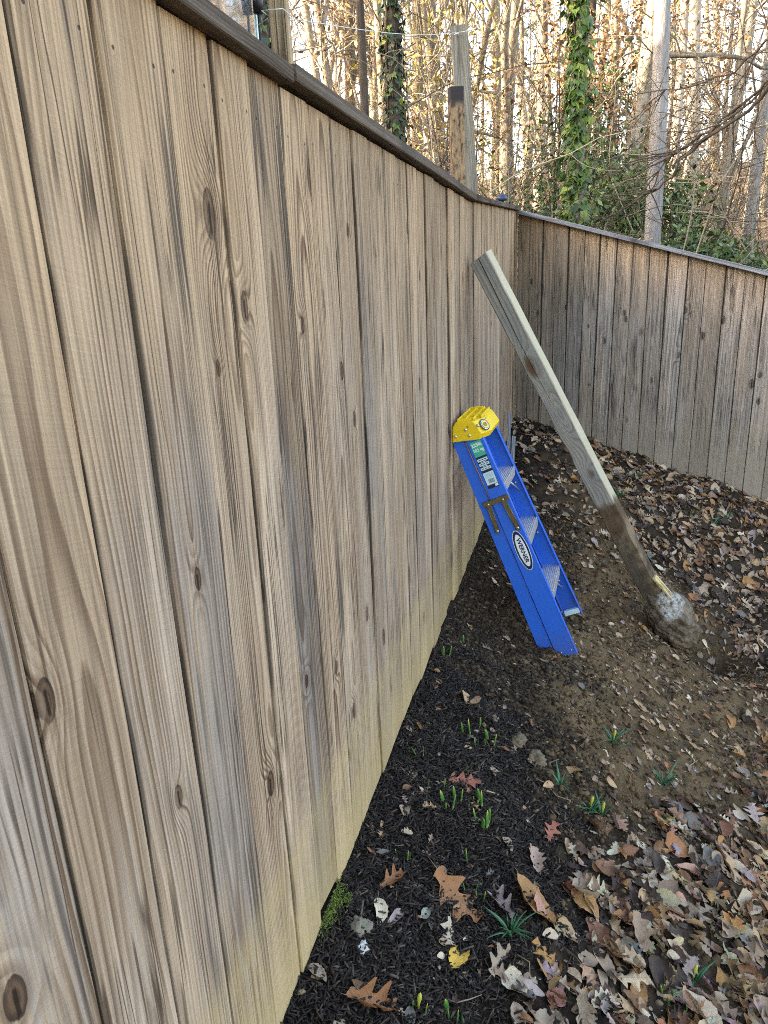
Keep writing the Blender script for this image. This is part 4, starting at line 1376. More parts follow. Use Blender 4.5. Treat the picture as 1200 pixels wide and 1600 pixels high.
# the leaves one can point at: x, y, kind, length, yaw (deg, 0 = away from the fence), colour, label
ONE = [
    (.178, 2.341, 'round', .105, 80, 'tan', 'broad curled tan leaf on dark mulch above the green shoots'),
    (.224, 1.899, 'oak', .115, 20, 'red', 'reddish pointed oak leaf across green shoots in the middle of the mulch'),
    (.116, 1.440, 'oak', .085, 60, 'rust', 'crumpled rust brown leaf above the cream leaf on the mulch'),
    (.108, 1.338, 'oval', .075, -70, 'cream', 'narrow cream white leaf lying on the mulch near the fence'),
    (.146, 1.352, 'narrow', .085, -110, 'lilac', 'mauve leaf tight beside the narrow cream leaf'),
    (.268, 1.500, 'oak', .165, -25, 'rust', 'largest spreading russet oak leaf on the mulch'),
    (.274, 1.392, 'oak', .085, -80, 'pale', 'small pale grey oak leaf just above the yellow leaf'),
    (.305, 1.341, 'oval', .082, 70, 'yellow', 'yellow oval leaf lying alone on the dark mulch'),
    (.386, 1.536, 'oak', .105, 130, 'lilac', 'lilac grey oak leaf left of the big folded tan leaf'),
    (.460, 1.575, 'oval', .165, -42, 'orange', 'big folded tan beech leaf over the curled green shoots'),
    (.458, 1.751, 'lobe', .085, 110, 'pink', 'pale pink lobed leaf on bare mulch'),
    (.498, 1.897, 'oak', .080, 80, 'red', 'small red oak leaf at the upper edge of the leaf litter'),
    (.400, 1.364, 'oak', .095, 60, 'grey', 'grey brown oak leaf standing over a pale triangular leaf'),
    (.440, 1.325, 'round', .070, -30, 'cream', 'pale cream triangular leaf under the grey brown oak leaf'),
    (.152, 1.114, 'oak', .125, 25, 'rust', 'brown many pointed oak leaf at the bottom edge near the fence'),
    (.030, 1.120, 'oval', .055, -20, 'grey', 'crumpled grey leaf beside the fence foot at the bottom'),
    (.569, 1.716, 'oak', .090, -15, 'red', 'pinkish red oak leaf on the litter near its left edge'),
    (.605, 1.684, 'oval', .100, -30, 'orange', 'ribbed orange brown beech leaf below the pinkish red oak leaf'),
    (.209, 1.405, 'round', .032, 70, 'blue', 'small blue green oval leaf beside the big russet oak leaf'),
    (.118, 1.110, 'round', .030, 60, 'blue', 'small blue grey oval leaf above the brown oak leaf at the bottom'),
    (.595, 2.373, 'oval', .095, 75, 'purple', 'purple brown leaf standing on its edge on the bare soil'),
    (.559, 2.225, 'oval', .080, 15, 'tan', 'folded tan leaf touching the upright purple brown leaf'),
    (.634, 2.031, 'round', .085, -60, 'brown', 'curled brown leaf at the top corner of the leaf litter'),
    (1.098, 2.022, 'round', .095, 15, 'pale', 'round pale toothed leaf on top of the litter at the right'),
    (.828, 2.878, 'narrow', .085, -35, 'tan', 'slim tan leaf on the bare brown soil'),
    (1.228, 2.922, 'narrow', .110, -35, 'cream', 'long white strip of leaf on the soil at the right'),
    (.961, 2.246, 'round', .085, 10, 'slate', 'dark slate coloured leaf at the upper rim of the litter'),
    (.911, 2.180, 'lobe', .090, -15, 'pale', 'torn pale tan lobed leaf next to the slate coloured leaf'),
    (.672, 1.565, 'lobe', .080, 5, 'tan', 'light tan lobed oak leaf in the middle of the litter'),
    (.996, 2.120, 'round', .080, 40, 'slate', 'rounded dull grey green leaf left of the long curled leaf'),
    (1.059, 2.136, 'oval', .125, -60, 'tan', 'long curled pale tan leaf running downhill in the litter'),
    (1.128, 2.130, 'oak', .105, 50, 'rust', 'red brown spidery oak leaf above the round pale leaf'),
    (.712, 1.730, 'oval', .085, 110, 'brown', 'glossy curled brown leaf standing up from the litter'),
    (.476, 2.940, 'oak', .045, 30, 'rust', 'small orange leaf on soil just below the ladder foot'),
    (1.024, 4.357, 'oval', .075, -30, 'cream', 'pale leaf on dark soil left of the leaning post foot'),
    (.150, 3.380, 'narrow', .090, -50, 'cream', 'white scrap of leaf on soil between fence and ladder'),
    (.896, 1.536, 'oval', .120, -40, 'pale', 'long pale folded leaf in the litter at the lower right'),
    (.811, 1.475, 'oval', .085, 75, 'orange', 'upright orange brown leaf at the bottom of the litter'),
    (1.034, 2.740, 'narrow', .075, -40, 'tan', 'slim folded pale leaf on bare soil above the green tuft'),
]
rl = random.Random(12)
for i, (x, y, kind, L, yaw, cn, lb) in enumerate(ONE):
    up = 'standing' in lb or 'upright' in lb
    put_leaf(x, y, kind, i % len(SH[kind]), L, R(yaw), PAL[cn], lb, .014 if litter_w(x, y) > .5 else .008, (R(rl.uniform(-14, 14)) + (R(60) if up else 0), R(rl.uniform(-10, 10))))

# the top layer of the litter, leaf by leaf
KINDW = ['oak'] * 8 + ['oval'] * 4 + ['lobe'] * 2 + ['narrow'] * 2 + ['round'] + ['scrap']
COLW = ['grey'] * 6 + ['tan'] * 6 + ['brown'] * 6 + ['pale'] * 4 + ['rust'] * 3 + ['lilac'] + ['dark'] * 3 + ['purple'] * 2 + ['pink', 'cream', 'slate', 'orange', 'orange']
WORD = {'oak': 'lobed oak', 'oval': 'oval', 'lobe': 'wavy edged', 'narrow': 'slim', 'round': 'rounded', 'scrap': 'torn'}
CW_ = {'tan': 'tan', 'brown': 'brown', 'rust': 'rust coloured', 'grey': 'grey brown', 'pale': 'pale', 'lilac': 'mauve grey', 'dark': 'blackish', 'purple': 'purple brown', 'cream': 'cream', 'pink': 'dull pink', 'slate': 'slate grey', 'orange': 'orange brown'}
MARKS = [(.54, 1.30, 'the bottom edge below the curled green tuft'), (.45, 1.50, 'the curled green tuft'), (.605, 1.690, 'the ribbed beech leaf'), (.672, 1.565, 'the light tan lobed leaf'), (.70, 1.76, 'the curled brown leaf'), (.80, 1.50, 'the bottom edge right of the green shoots'),
         (.891, 1.645, 'the yellow topped green tuft'), (.634, 2.00, 'the top corner of the litter'), (.80, 2.05, 'the torn tan lobed leaf'), (.99, 2.14, 'the slate coloured leaf'), (1.09, 2.03, 'the round pale toothed leaf'), (1.0, 1.78, 'the right edge beside the green tuft'), (.85, 1.85, 'the dark hollow in the litter'), (1.12, 2.25, 'the red brown spidery leaf'), (1.45, 2.9, 'the far right edge on the soil')]
MW = cam.matrix_world.inverted()


def in_frame(p, margin=0.0):
    c = MW @ Vector(p)
    if c.z > -.05: return False
    return abs(c.x / -c.z) * 1145 < 600 + margin and abs(c.y / -c.z) * 1145 < 800 + margin


placed = 0
gl = np.random.default_rng(77)
while placed < 258:
    x, y = gl.uniform(.42, 1.65), gl.uniform(.95, 2.9)
    if gl.random() > litter_w(x, y) ** 1.3 * (1.25 - y * .22): continue
    if not in_frame((x, y, float(ground(x, y))), 20): continue
    kind, cn = rl.choice(KINDW), rl.choice(COLW)
    L = rl.choice([rl.uniform(.035, .065), rl.uniform(.055, .11)]) * (.6 if kind == 'scrap' else 1)
    mk = min(MARKS, key=lambda m: (m[0] - x) ** 2 + (m[1] - y) ** 2)[2]
    put_leaf(x, y, kind, rl.randrange(len(SH[kind])), L, rl.uniform(0, 6.28), [c * rl.uniform(.75, 1.15) for c in PAL[cn]], '%s %s leaf near %s' % (CW_[cn], WORD[kind], mk), rl.uniform(.004, .016), (R(rl.gauss(0, 18)), R(rl.gauss(0, 15))), 'dry leaves on top of the litter', flip=rl.random() < .35)
    placed += 1

# everything under and beyond them as one carpet
def leaf_carpet(name, X, Y, Lmin, Lmax, seed, lift0, lift1, label, tiltmax=.45, fz=ground):
    g = np.random.default_rng(seed)
    allv, allf3, allf4, base = [], [], [], 0
    kinds = [('oak', k) for k in range(6)] + [('oval', k) for k in range(5)] + [('lobe', k) for k in range(3)] + [('narrow', k) for k in range(3)] + [('round', k) for k in range(2)] + [('scrap', k) for k in range(4)]
    which = g.integers(0, len(kinds), len(X))
    Z = fz(X, Y)
    e = .04
    gx, gy = (fz(X + e, Y) - fz(X - e, Y)) / (2 * e), (fz(X, Y + e) - fz(X, Y - e)) / (2 * e)
    for w, (kind, k) in enumerate(kinds):
        idx = np.where(which == w)[0]
        if not len(idx): continue
        p_, f_ = SH[kind][k]
        n = len(idx)
        yaw, ta, tb = g.uniform(0, 2 * np.pi, n), g.normal(0, tiltmax, n), g.normal(0, tiltmax * .8, n)
        L = g.uniform(Lmin, Lmax, n) * (.6 if kind == 'scrap' else 1)
        P_ = p_[None] * L[:, None, None]
        x_, y_, z_ = P_[..., 0], P_[..., 1], P_[..., 2]
        y_, z_ = y_ * np.cos(ta)[:, None] - z_ * np.sin(ta)[:, None], y_ * np.sin(ta)[:, None] + z_ * np.cos(ta)[:, None]
        x_, z_ = x_ * np.cos(tb)[:, None] - z_ * np.sin(tb)[:, None], x_ * np.sin(tb)[:, None] + z_ * np.cos(tb)[:, None]
        xr = x_ * np.cos(yaw)[:, None] - y_ * np.sin(yaw)[:, None]
        yr = x_ * np.sin(yaw)[:, None] + y_ * np.cos(yaw)[:, None]
        zr = z_ + gx[idx][:, None] * xr + gy[idx][:, None] * yr
        v = np.stack([xr + X[idx][:, None], yr + Y[idx][:, None], zr + (Z[idx] + g.uniform(lift0, lift1, n))[:, None]], 2)
        q4 = np.array([q for q in f_ if len(q) == 4])
        off_ = (np.arange(n) * len(p_))[:, None, None] + base
        allf4.append((q4[None] + off_).reshape(-1, 4))
        allv.append(v.reshape(-1, 3))
        base += n * len(p_)
    o = link(bpy.data.objects.new(name, np_mesh(name, np.concatenate(allv), np.concatenate(allf4), M['litter'], True)))
    return tag(o, label, 'leaves', None, 'stuff')


X, Y = scatter(5600, .34, 2.1, .5, 3.2, lambda x, y: litter_w(x, y), 41)
leaf_carpet('leaf_litter', X, Y, .016, .088, 42, .000, .012, 'thick carpet of dry leaves under the loose ones at the lower right', .34)
X, Y = scatter(17000, .0, 4.2, 2.6, 6.2, lambda x, y: litter_w(x, y) * (y < 5.98 - .294 * x), 43)
leaf_carpet('leaf_litter', X, Y, .018, .080, 44, .000, .014, 'dry leaf litter below the far fence', .42)
X, Y = scatter(9000, .05, 1.9, 1.9, 5.2, lambda x, y: (1 - mulch_w(x, y)) * (1 - litter_w(x, y)) * .40 * (.3 + sm((x - .45) / .5)), 45)
leaf_carpet('leaf_litter', X, Y, .012, .045, 46, .002, .008, 'small leaf scraps trodden into the bare soil', .25)
X, Y = scatter(260, .02, .6, .9, 2.6, lambda x, y: mulch_w(x, y) * .8, 47)
leaf_carpet('leaf_litter', X, Y, .010, .045, 48, .004, .010, 'tiny leaf scraps on the dark mulch', .25)

# ------------------------------------------------------------------ bulb shoots
t = MT('green_shoot')
z = t.sep(t.obj())[2]
n = t.noise(t.vmul(t.obj(), (300, 300, 30)), 1.0, 2.0)
col = t.ramp(t.add(t.M('DIVIDE', z, .05), t.mul(t.sub(n, .5), .4)), [(.05, (0.30, 0.34, 0.10)), (.3, (0.045, 0.16, 0.035)), (.72, (0.06, 0.21, 0.035)), (1.0, (0.40, 0.42, 0.05))])
M['shoot'] = t.fin(col, .42)
t = MT('blue_green_blade')
col = t.mix(t.noise(t.vmul(t.obj(), (200, 200, 30)), 1.0, 2.0), (0.012, 0.085, 0.04), (0.05, 0.20, 0.085))
M['blade'] = t.fin(col, .45)


def blade_me(seed, h, w, curve, m, pointed):
    r = random.Random(seed)
    b = MB()
    n = 7
    vs_, fs = [], []
    a = r.uniform(0, 6.28)
    for i in range(n):
        t_ = i / (n - 1)
        ww = w * (1 - t_ ** (2.2 if pointed else 5)) * (.75 + .25 * math.sin(t_ * 2.5)) + .0004
        cx_ = curve * t_ ** 1.7 * h
        z = h * (t_ - .12) * (1 - .35 * abs(curve) * t_)
        for k in range(6):
            an = 2 * math.pi * k / 6
            vs_.append((cx_ + math.cos(an) * ww * .5 * .45, math.sin(an) * ww * .5, z))
    for i in range(n - 1):
        for k in range(6): fs.append((i * 6 + k, i * 6 + (k + 1) % 6, (i + 1) * 6 + (k + 1) % 6, (i + 1) * 6 + k))
    fs.append(tuple((n - 1) * 6 + k for k in range(6)))
    b.add(vs_, fs, True)
    return b.mesh('shoot', m)


STUB = [blade_me(s, .055 + .007 * (s % 3), .0145, .06, M['shoot'], False) for s in range(4)]
THIN = [blade_me(s, .046, .0075, .15, M['shoot'], True) for s in range(10, 13)]
TUFT = [blade_me(s, .070 + .015 * (s % 2), .0115, .55 + .3 * (s % 3), M['blade'], True) for s in range(20, 24)]
SHOOTS = [
    (.040, 2.588, 3, STUB, 'three green shoots close against the fence foot'), (.097, 2.746, 3, STUB, 'small yellowish shoots just right of those at the fence foot'),
    (.203, 2.150, 2, STUB, 'two green shoots directly below the broad tan leaf'), (.245, 2.200, 2, STUB, 'paired shoots right below the tan leaf, nearer the bare soil'),
    (.237, 2.105, 1, STUB, 'single blue green shoot below the pairs under the tan leaf'), (.275, 2.150, 3, STUB, 'three yellow green shoots at the edge of the bare soil'),
    (.082, 1.930, 2, THIN, 'two thin sprigs alone on the mulch nearest the fence'), (.229, 1.960, 1, THIN, 'thin sprig just above the reddish oak leaf'),
    (.134, 1.805, 1, THIN, 'lone tiny sprig left of the reddish oak leaf'), (.179, 1.835, 1, STUB, 'single shoot at the left tip of the reddish oak leaf'),
    (.202, 1.765, 3, STUB, 'three shoots below the left tip of the reddish oak leaf'), (.228, 1.815, 2, STUB, 'two yellow green shoots under the middle of the reddish oak leaf'),
    (.280, 1.840, 4, STUB, 'green clump under the right tip of the reddish oak leaf'), (.311, 1.765, 4, STUB, 'clump of four shoots beside a pale wood chip'),
    (.119, 1.540, 2, STUB, 'two bright shoots alone between fence and largest russet leaf'), (.138, 1.545, 1, THIN, 'tiny yellow sprig beside the two bright shoots'),
    (.282, 1.615, 1, STUB, 'single dark green shoot above the largest russet oak leaf'), (.239, 1.537, 2, THIN, 'two thin sprigs touching the top of the largest russet oak leaf'),
    (.300, 1.530, 2, THIN, 'thin yellow sprigs at the right side of the largest russet oak leaf'), (.334, 1.527, 2, STUB, 'two blunt shoots between russet oak leaf and lilac leaf'),
    (.141, 1.231, 1, THIN, 'single sprig through a leaf below the cream leaf'), (.244, 1.160, 2, STUB, 'two blunt yellow tipped shoots at the bottom edge'),
    (.314, 1.190, 3, STUB, 'three shoots under a twig at the bottom edge'), (.350, 1.165, 4, THIN, 'tuft of thin sprigs at the very bottom beside the litter'),
    (.418, 1.462, 7, TUFT, 'curled green tuft under the big folded tan leaf'), (.519, 2.125, 4, TUFT, 'pale green tuft under a thin root beside the soil clod'),
    (.702, 2.494, 8, TUFT, 'dark green tuft with a yellow bud on the bare soil'), (.881, 2.431, 9, TUFT, 'flattened dark green tuft on the bare soil at the right'),
    (.618, 2.099, 5, TUFT, 'green tuft with a yellow tip above the curled brown leaf'), (.655, 2.096, 3, TUFT, 'small green tuft right beside the yellow tipped one'),
    (.891, 1.645, 4, TUFT, 'green tuft with yellow top among the litter'), (.810, 1.554, 4, STUB, 'green and yellow shoots in a dark gap of the litter'),
    (.862, 1.510, 3, THIN, 'yellow green sprigs at the bottom right in the litter'), (.793, 4.997, 8, TUFT, 'far green tuft close right of the leaning post'),
    (.930, 5.293, 5, TUFT, 'far green tuft nearest the back fence'), (1.272, 5.043, 7, TUFT, 'green tuft in the far litter, left one of the row of three'),
    (1.411, 5.005, 6, TUFT, 'green tuft in the far litter, middle one of the row of three'), (1.504, 5.110, 6, TUFT, 'green tuft in the far litter, right one of the row of three')]
for i, (x, y, n, src, lb) in enumerate(SHOOTS):
    r = random.Random(500 + i)
    e_ = empty('bulb_shoots', (x, y, float(ground(x, y))), lb, 'plant', 'bulb shoots coming up through the ground')
    if src is TUFT: n = n * 2
    for k in range(n):
        a = 6.28 * k / n + r.uniform(-.4, .4)
        d = (.005 + .007 * math.sqrt(n)) * r.uniform(.4, 1.4) if n > 1 else 0
        if src is TUFT: d *= .7 * r.random()
        o = link(bpy.data.objects.new('shoot', src[r.randrange(len(src))]), e_)
        o.location = (math.cos(a) * d, math.sin(a) * d, 0)
        o.rotation_euler = (r.gauss(0, .10), r.gauss(0, .10), a + r.uniform(-.3, .3))
        s_ = r.uniform(.45, 1.1)
        o.scale = (s_, s_, s_)
    if 'yellow bud' in lb or 'yellow tip' in lb or 'yellow top' in lb:
        b = MB()
        b.tube([(0, 0, .0), (.003, 0, .025), (.004, 0, .036), (.006, 0, .048), (.007, 0, .054)], [.0025, .0032, .0055, .0045, .001], 7)
        b.build('flower_bud', plain('bud', (.42, .46, .07), .5), e_)

# ------------------------------------------------------------------ moss, stones, twigs
g_ = np.random.default_rng(61)
n = 800
X = np.abs(g_.normal(.006, .010, n)); Y = g_.normal(1.285, .035, n)
X = np.concatenate([X, g_.normal(.030, .007, 160)]); Y = np.concatenate([Y, g_.normal(1.325, .011, 160)])
n = len(X)
v, f = chips(n, X, Y, ground(X, Y) + g_.uniform(.002, .016, n), g_.uniform(.004, .011, n), g_.uniform(.0012, .0025, n), np.full(n, .001), 62, 1.0)
t = MT('moss')
m_ = t.fin(t.ramp(t.island(), [(0, (0.04, 0.07, 0.012)), (.6, (0.11, 0.165, 0.02)), (1, (0.26, 0.30, 0.045))]), .8)
tag(link(bpy.data.objects.new('moss', np_mesh('moss', v, f, m_))), 'bright green moss at the foot of the fence', 'moss', None, 'stuff')
for x, y, s_, c_, nm, lb in ((.080, 1.275, .026, (.20, .18, .13), 'stone', 'lumpy mossy grey stone in the mulch below the mauve leaf'), (.098, 1.228, .016, (.50, .50, .46), 'stone', 'small whitish stone below the lumpy mossy one'),
                             (.438, 2.178, .040, (.165, .125, .075), 'clod', 'largest pale brown clod at the edge of mulch and soil'), (.365, 2.235, .036, (.15, .115, .07), 'clod', 'flat slanting clod above the largest pale brown one'),
                             (.012, 1.070, .009, (.30, .22, .12), 'stone', 'small round tan pebble at the fence foot near the bottom'), (.278, 2.276, .020, (.15, .12, .085), 'clod', 'soil lump right of the broad tan leaf'),
                             (.072, 2.108, .006, (.55, .54, .50), 'stone', 'tiny white pebble on the mulch nearest the fence'), (.30, 2.40, .012, (.34, .29, .22), 'stone', 'small pale flat stone above the broad tan leaf')):
    v, f = lump(int(x * 1000), s_, s_ * .8, s_ * .55, 28, 18, .42, 2.6)
    o = link(bpy.data.objects.new(nm, np_mesh(nm, v, f, plain('stone_%d' % int(x * 1e4), c_, .92, 0, .45, 60, .5), True)))
    o.location = (x, y, float(ground(x, y)) + s_ * .05)
    o.rotation_euler = (0, 0, x * 40)
    tag(o, lb, nm)
def twig(pts, rad, c_, lb, nm='twig'):
    b = MB()
    P_ = [Vector((x, y, float(ground(x, y)) + h)) for x, y, h in pts]
    b.tube(P_, [rad * (1 - .6 * i / (len(P_) - 1)) for i in range(len(P_))], 6)
    tag(b.build(nm, plain(nm + '_bark', c_, .85, 0, .3, 60)), lb, 'twig')
twig([(.440, 2.095, .006), (.47, 2.085, .012), (.51, 2.065, .010), (.555, 2.075, .008)], .0022, (.30, .22, .13), 'thin pale root lying across the mulch near the clod')
twig([(.505, 2.930, .012), (.545, 2.925, .016), (.60, 2.885, .010)], .008, (.07, .045, .035), 'dark brown stick beside the ladder foot')
twig([(.318, 1.225, .008), (.345, 1.245, .014), (.370, 1.275, .010)], .0020, (.26, .2, .14), 'short grey twig above the shoots at the bottom')
twig([(.44, 1.40, .006), (.47, 1.385, .02), (.475, 1.345, .012), (.462, 1.315, .006)], .0018, (.30, .23, .14), 'thin curved stalk beside the pale triangular leaf')
twig([(.165, 1.71, .006), (.195, 1.76, .012)], .0016, (.05, .04, .035), 'thin dark twig leaning by the three shoots')
twig([(1.0, 2.62, .006), (1.04, 2.68, .010)], .0016, (.42, .33, .22), 'short pale straw on the bare soil')
twig([(.30, 1.905, .01), (.335, 1.925, .012)], .003, (.42, .34, .24), 'small pale wood sliver right of the reddish oak leaf')
# ------------------------------------------------------------------ the wood beyond the fences
def bark(name, a, b_, var=True):
    t = MT(name)
    P = t.obj()
    n = t.noise(t.vmul(P, (9.0, 9.0, 1.6)), 1.0, 5.0, .65)
    n2 = t.noise(t.vmul(P, (50.0, 50.0, 9.0)), 1.0, 3.0, .6)
    col = t.mix(t.ss(t.add(t.mul(n, .6), t.mul(n2, .4)), .32, .66), a, b_)
    if var:
        v = t.add(.72, t.mul(t.rand(), .6))
        col = t.mix(1.0, col, t.xyz(v, v, v), 'MULTIPLY')
    t.bump(t.add(n2, n), .5, .02)
    return t.fin(col, .9, spec=.2)


M['bark'] = bark('bark', (0.10, 0.088, 0.070), (0.36, 0.32, 0.25))
M['bark_grey'] = bark('grey_bark', (0.16, 0.155, 0.15), (0.36, 0.355, 0.345), False)
M['bark_dark'] = bark('dark_bark', (0.035, 0.028, 0.023), (0.11, 0.088, 0.068), False)
t = MT('twig_bark')
M['twigs'] = t.fin(t.ramp(t.island(), [(0, (0.035, 0.03, 0.025)), (.35, (0.12, 0.10, 0.075)), (.7, (0.29, 0.25, 0.18)), (1, (0.47, 0.41, 0.29))]), .85, spec=.2)


def crook(p, d, L, n, wob, r, droop=0.0):
    pts = [Vector(p)]
    d = Vector(d).normalized()
    for i in range(n):
        d = (d + Vector((r.gauss(0, wob), r.gauss(0, wob), r.gauss(0, wob) + droop))).normalized()
        pts.append(pts[-1] + d * (L / n))
    return pts


def tree_meshes(seed, H, r0, low=.18, nb=16, twiggy=2, lean=.045):
    """bare tree: tapered trunk mesh, limb mesh"""
    r = random.Random(seed)
    tp = [Vector((0, 0, -.6))]
    d = Vector((r.gauss(0, lean), r.gauss(0, lean), 1)).normalized()
    n = 11
    for i in range(n):
        d = (d + Vector((r.gauss(0, .038), r.gauss(0, .038), .03))).normalized()
        tp.append(tp[-1] + d * ((H + .6) / n))
    rad = [r0 * (1.35 if i == 0 else 1.0) * (1 - .88 * (i / n) ** 1.1) for i in range(n + 1)]
    tb = MB()
    tb.tube(tp, rad, 8)
    lb = MB()
    for k in range(2 if seed % 2 else 1):                   # forks
        i = r.randrange(2, 6)
        a = r.uniform(0, 6.28)
        fp = crook(tp[i], (math.cos(a) * .45, math.sin(a) * .45, 1), H * .5, 8, .07, r, .05)
        lb.tube(fp, [rad[i] * .62 * (1 - .85 * q / 8) + .004 for q in range(9)], 7, False)
        for q in range(6):
            sp = crook(fp[r.randrange(2, 8)], (r.gauss(0, 1), r.gauss(0, 1), .6), H * .12, 5, .18, r, .04)
            lb.tube(sp, [rad[i] * .2 * (1 - .8 * z / 5) + .003 for z in range(6)], 4, False)
    for k in range(nb):
        t_ = low + (.98 - low) * ((k + r.random()) / nb)
        i = min(int(t_ * n), n - 1)
        p = tp[i].lerp(tp[i + 1], t_ * n - i)
        a = r.uniform(0, 6.28)
        L = H * r.uniform(.10, .24) * (1.15 - .6 * t_)
        rr = rad[i] * r.uniform(.22, .42)
        up = r.uniform(.2, 1.0)
        lp = crook(p, (math.cos(a), math.sin(a), up), L, 5, .16, r, .05)
        lb.tube(lp, [rr * (1 - .8 * q / 5) + .004 for q in range(6)], 5, False)
        for q in range(twiggy):
            j = r.randrange(1, 5)
            sp = crook(lp[j], (r.gauss(0, 1), r.gauss(0, 1), r.uniform(0, 1)), L * r.uniform(.3, .6), 4, .22, r, .03)
            lb.tube(sp, [rr * .38 * (1 - .8 * z / 4) + .003 for z in range(5)], 4, False)
            for w in range(2):
                j2 = r.randrange(1, 4)
                st = crook(sp[j2], (r.gauss(0, 1), r.gauss(0, 1), r.uniform(-.2, 1)), L * r.uniform(.15, .35), 3, .25, r)
                lb.tube(st, [rr * .18 * (1 - .8 * z / 3) + .0025 for z in range(4)], 3, False)
    return tb, lb


def put_tree(name, meshes, x, y, s, rz, label, cat='tree', group=None, sz=None):
    e_ = empty(name, (x, y, float(terrain(x, y))), label, cat, group)
    e_.rotation_euler = (0, 0, rz)
    e_.scale = (s, s, sz or s)
    for nm, me in meshes:
        link(bpy.data.objects.new(nm, me), e_)
    return e_


PROTO = []
for k in range(9):
    H, r0 = [(19, .13), (22, .16), (16, .09), (20, .12), (24, .19), (15, .07), (13, .055), (18, .10), (21, .14)][k]
    tb, lb = tree_meshes(900 + k, H, r0, low=.12 if k > 4 else .20, nb=22, twiggy=3)
    PROTO.append([('trunk', tb.mesh('trunk', M['bark'])), ('branches', lb.mesh('branches', M['bark']))])

# named trees close behind the fences
named = []
def solo(seed, x, y, H, r0, m, label, name='bare_tree', low=.35, nb=10, lean=(0, 0), limbs=True):
    r = random.Random(seed)
    n = 14
    z0 = float(terrain(x, y)) - .3
    tp = [Vector((x + lean[0] * (i / n) * H + r.gauss(0, .012), y + lean[1] * (i / n) * H + r.gauss(0, .012), z0 + H * i / n)) for i in range(n + 1)]
    rad = [r0 * (1.18 if i == 0 else 1) * (1 - .75 * (i / n) ** 1.2) for i in range(n + 1)]
    e_ = empty(name, (x, y, z0), label, 'tree')
    o0 = Vector((x, y, z0))
    tb = MB()
    tb.tube([p - o0 for p in tp], rad, 14)
    tb.build('trunk', m, e_)
    if limbs:
        lb = MB()
        for k in range(nb):
            t_ = low + (.97 - low) * k / nb
            i = min(int(t_ * n), n - 1)
            p = tp[i].lerp(tp[i + 1], t_ * n - i) - o0
            a = r.uniform(0, 6.28)
            L = H * r.uniform(.08, .16)
            lp = crook(p, (math.cos(a), math.sin(a), r.uniform(.1, .9)), L, 6, .17, r, .04)
            lb.tube(lp, [rad[i] * .3 * (1 - .8 * q / 6) + .004 for q in range(7)], 5, False)
            for q in range(3):
                sp = crook(lp[r.randrange(1, 6)], (r.gauss(0, 1), r.gauss(0, 1), r.uniform(0, 1)), L * r.uniform(.3, .6), 4, .22, r)
                lb.tube(sp, [rad[i] * .11 * (1 - .8 * z / 4) + .003 for z in range(5)], 4, False)
        lb.build('branches', m, e_)
    named.append((x, y))
    return e_, tp, rad, o0


# ivy
t = MT('ivy_leaf')
rnd = t.rand()
n = t.noise(t.obj(), 30.0, 2.0)
col = t.ramp(rnd, [(0, (0.035, 0.080, 0.020)), (.5, (0.085, 0.16, 0.030)), (.85, (0.17, 0.25, 0.035)), (1, (0.30, 0.34, 0.05))])
M['ivy'] = t.fin(col, .42, spec=.4)
t = MT('dark_ivy_leaf')
M['ivy_dark'] = t.fin(t.ramp(t.island(), [(0, (0.010, 0.022, 0.010)), (.6, (0.025, 0.05, 0.02)), (1, (0.05, 0.085, 0.03))]), .45)
iv = [(0, 0, 0), (.30, .36, .03), (.52, .12, .06), (1.0, 0, -.05), (.52, -.12, .06), (.30, -.36, .03), (-.08, .30, .02), (-.08, -.30, .02)]
IVF = [(0, 2, 1), (0, 3, 2), (0, 4, 3), (0, 5, 4), (0, 1, 6), (0, 7, 5)]
ivme = bpy.data.meshes.new('leaf')
ivme.from_pydata(iv, [], IVF)
ivme.materials.append(M['ivy'])


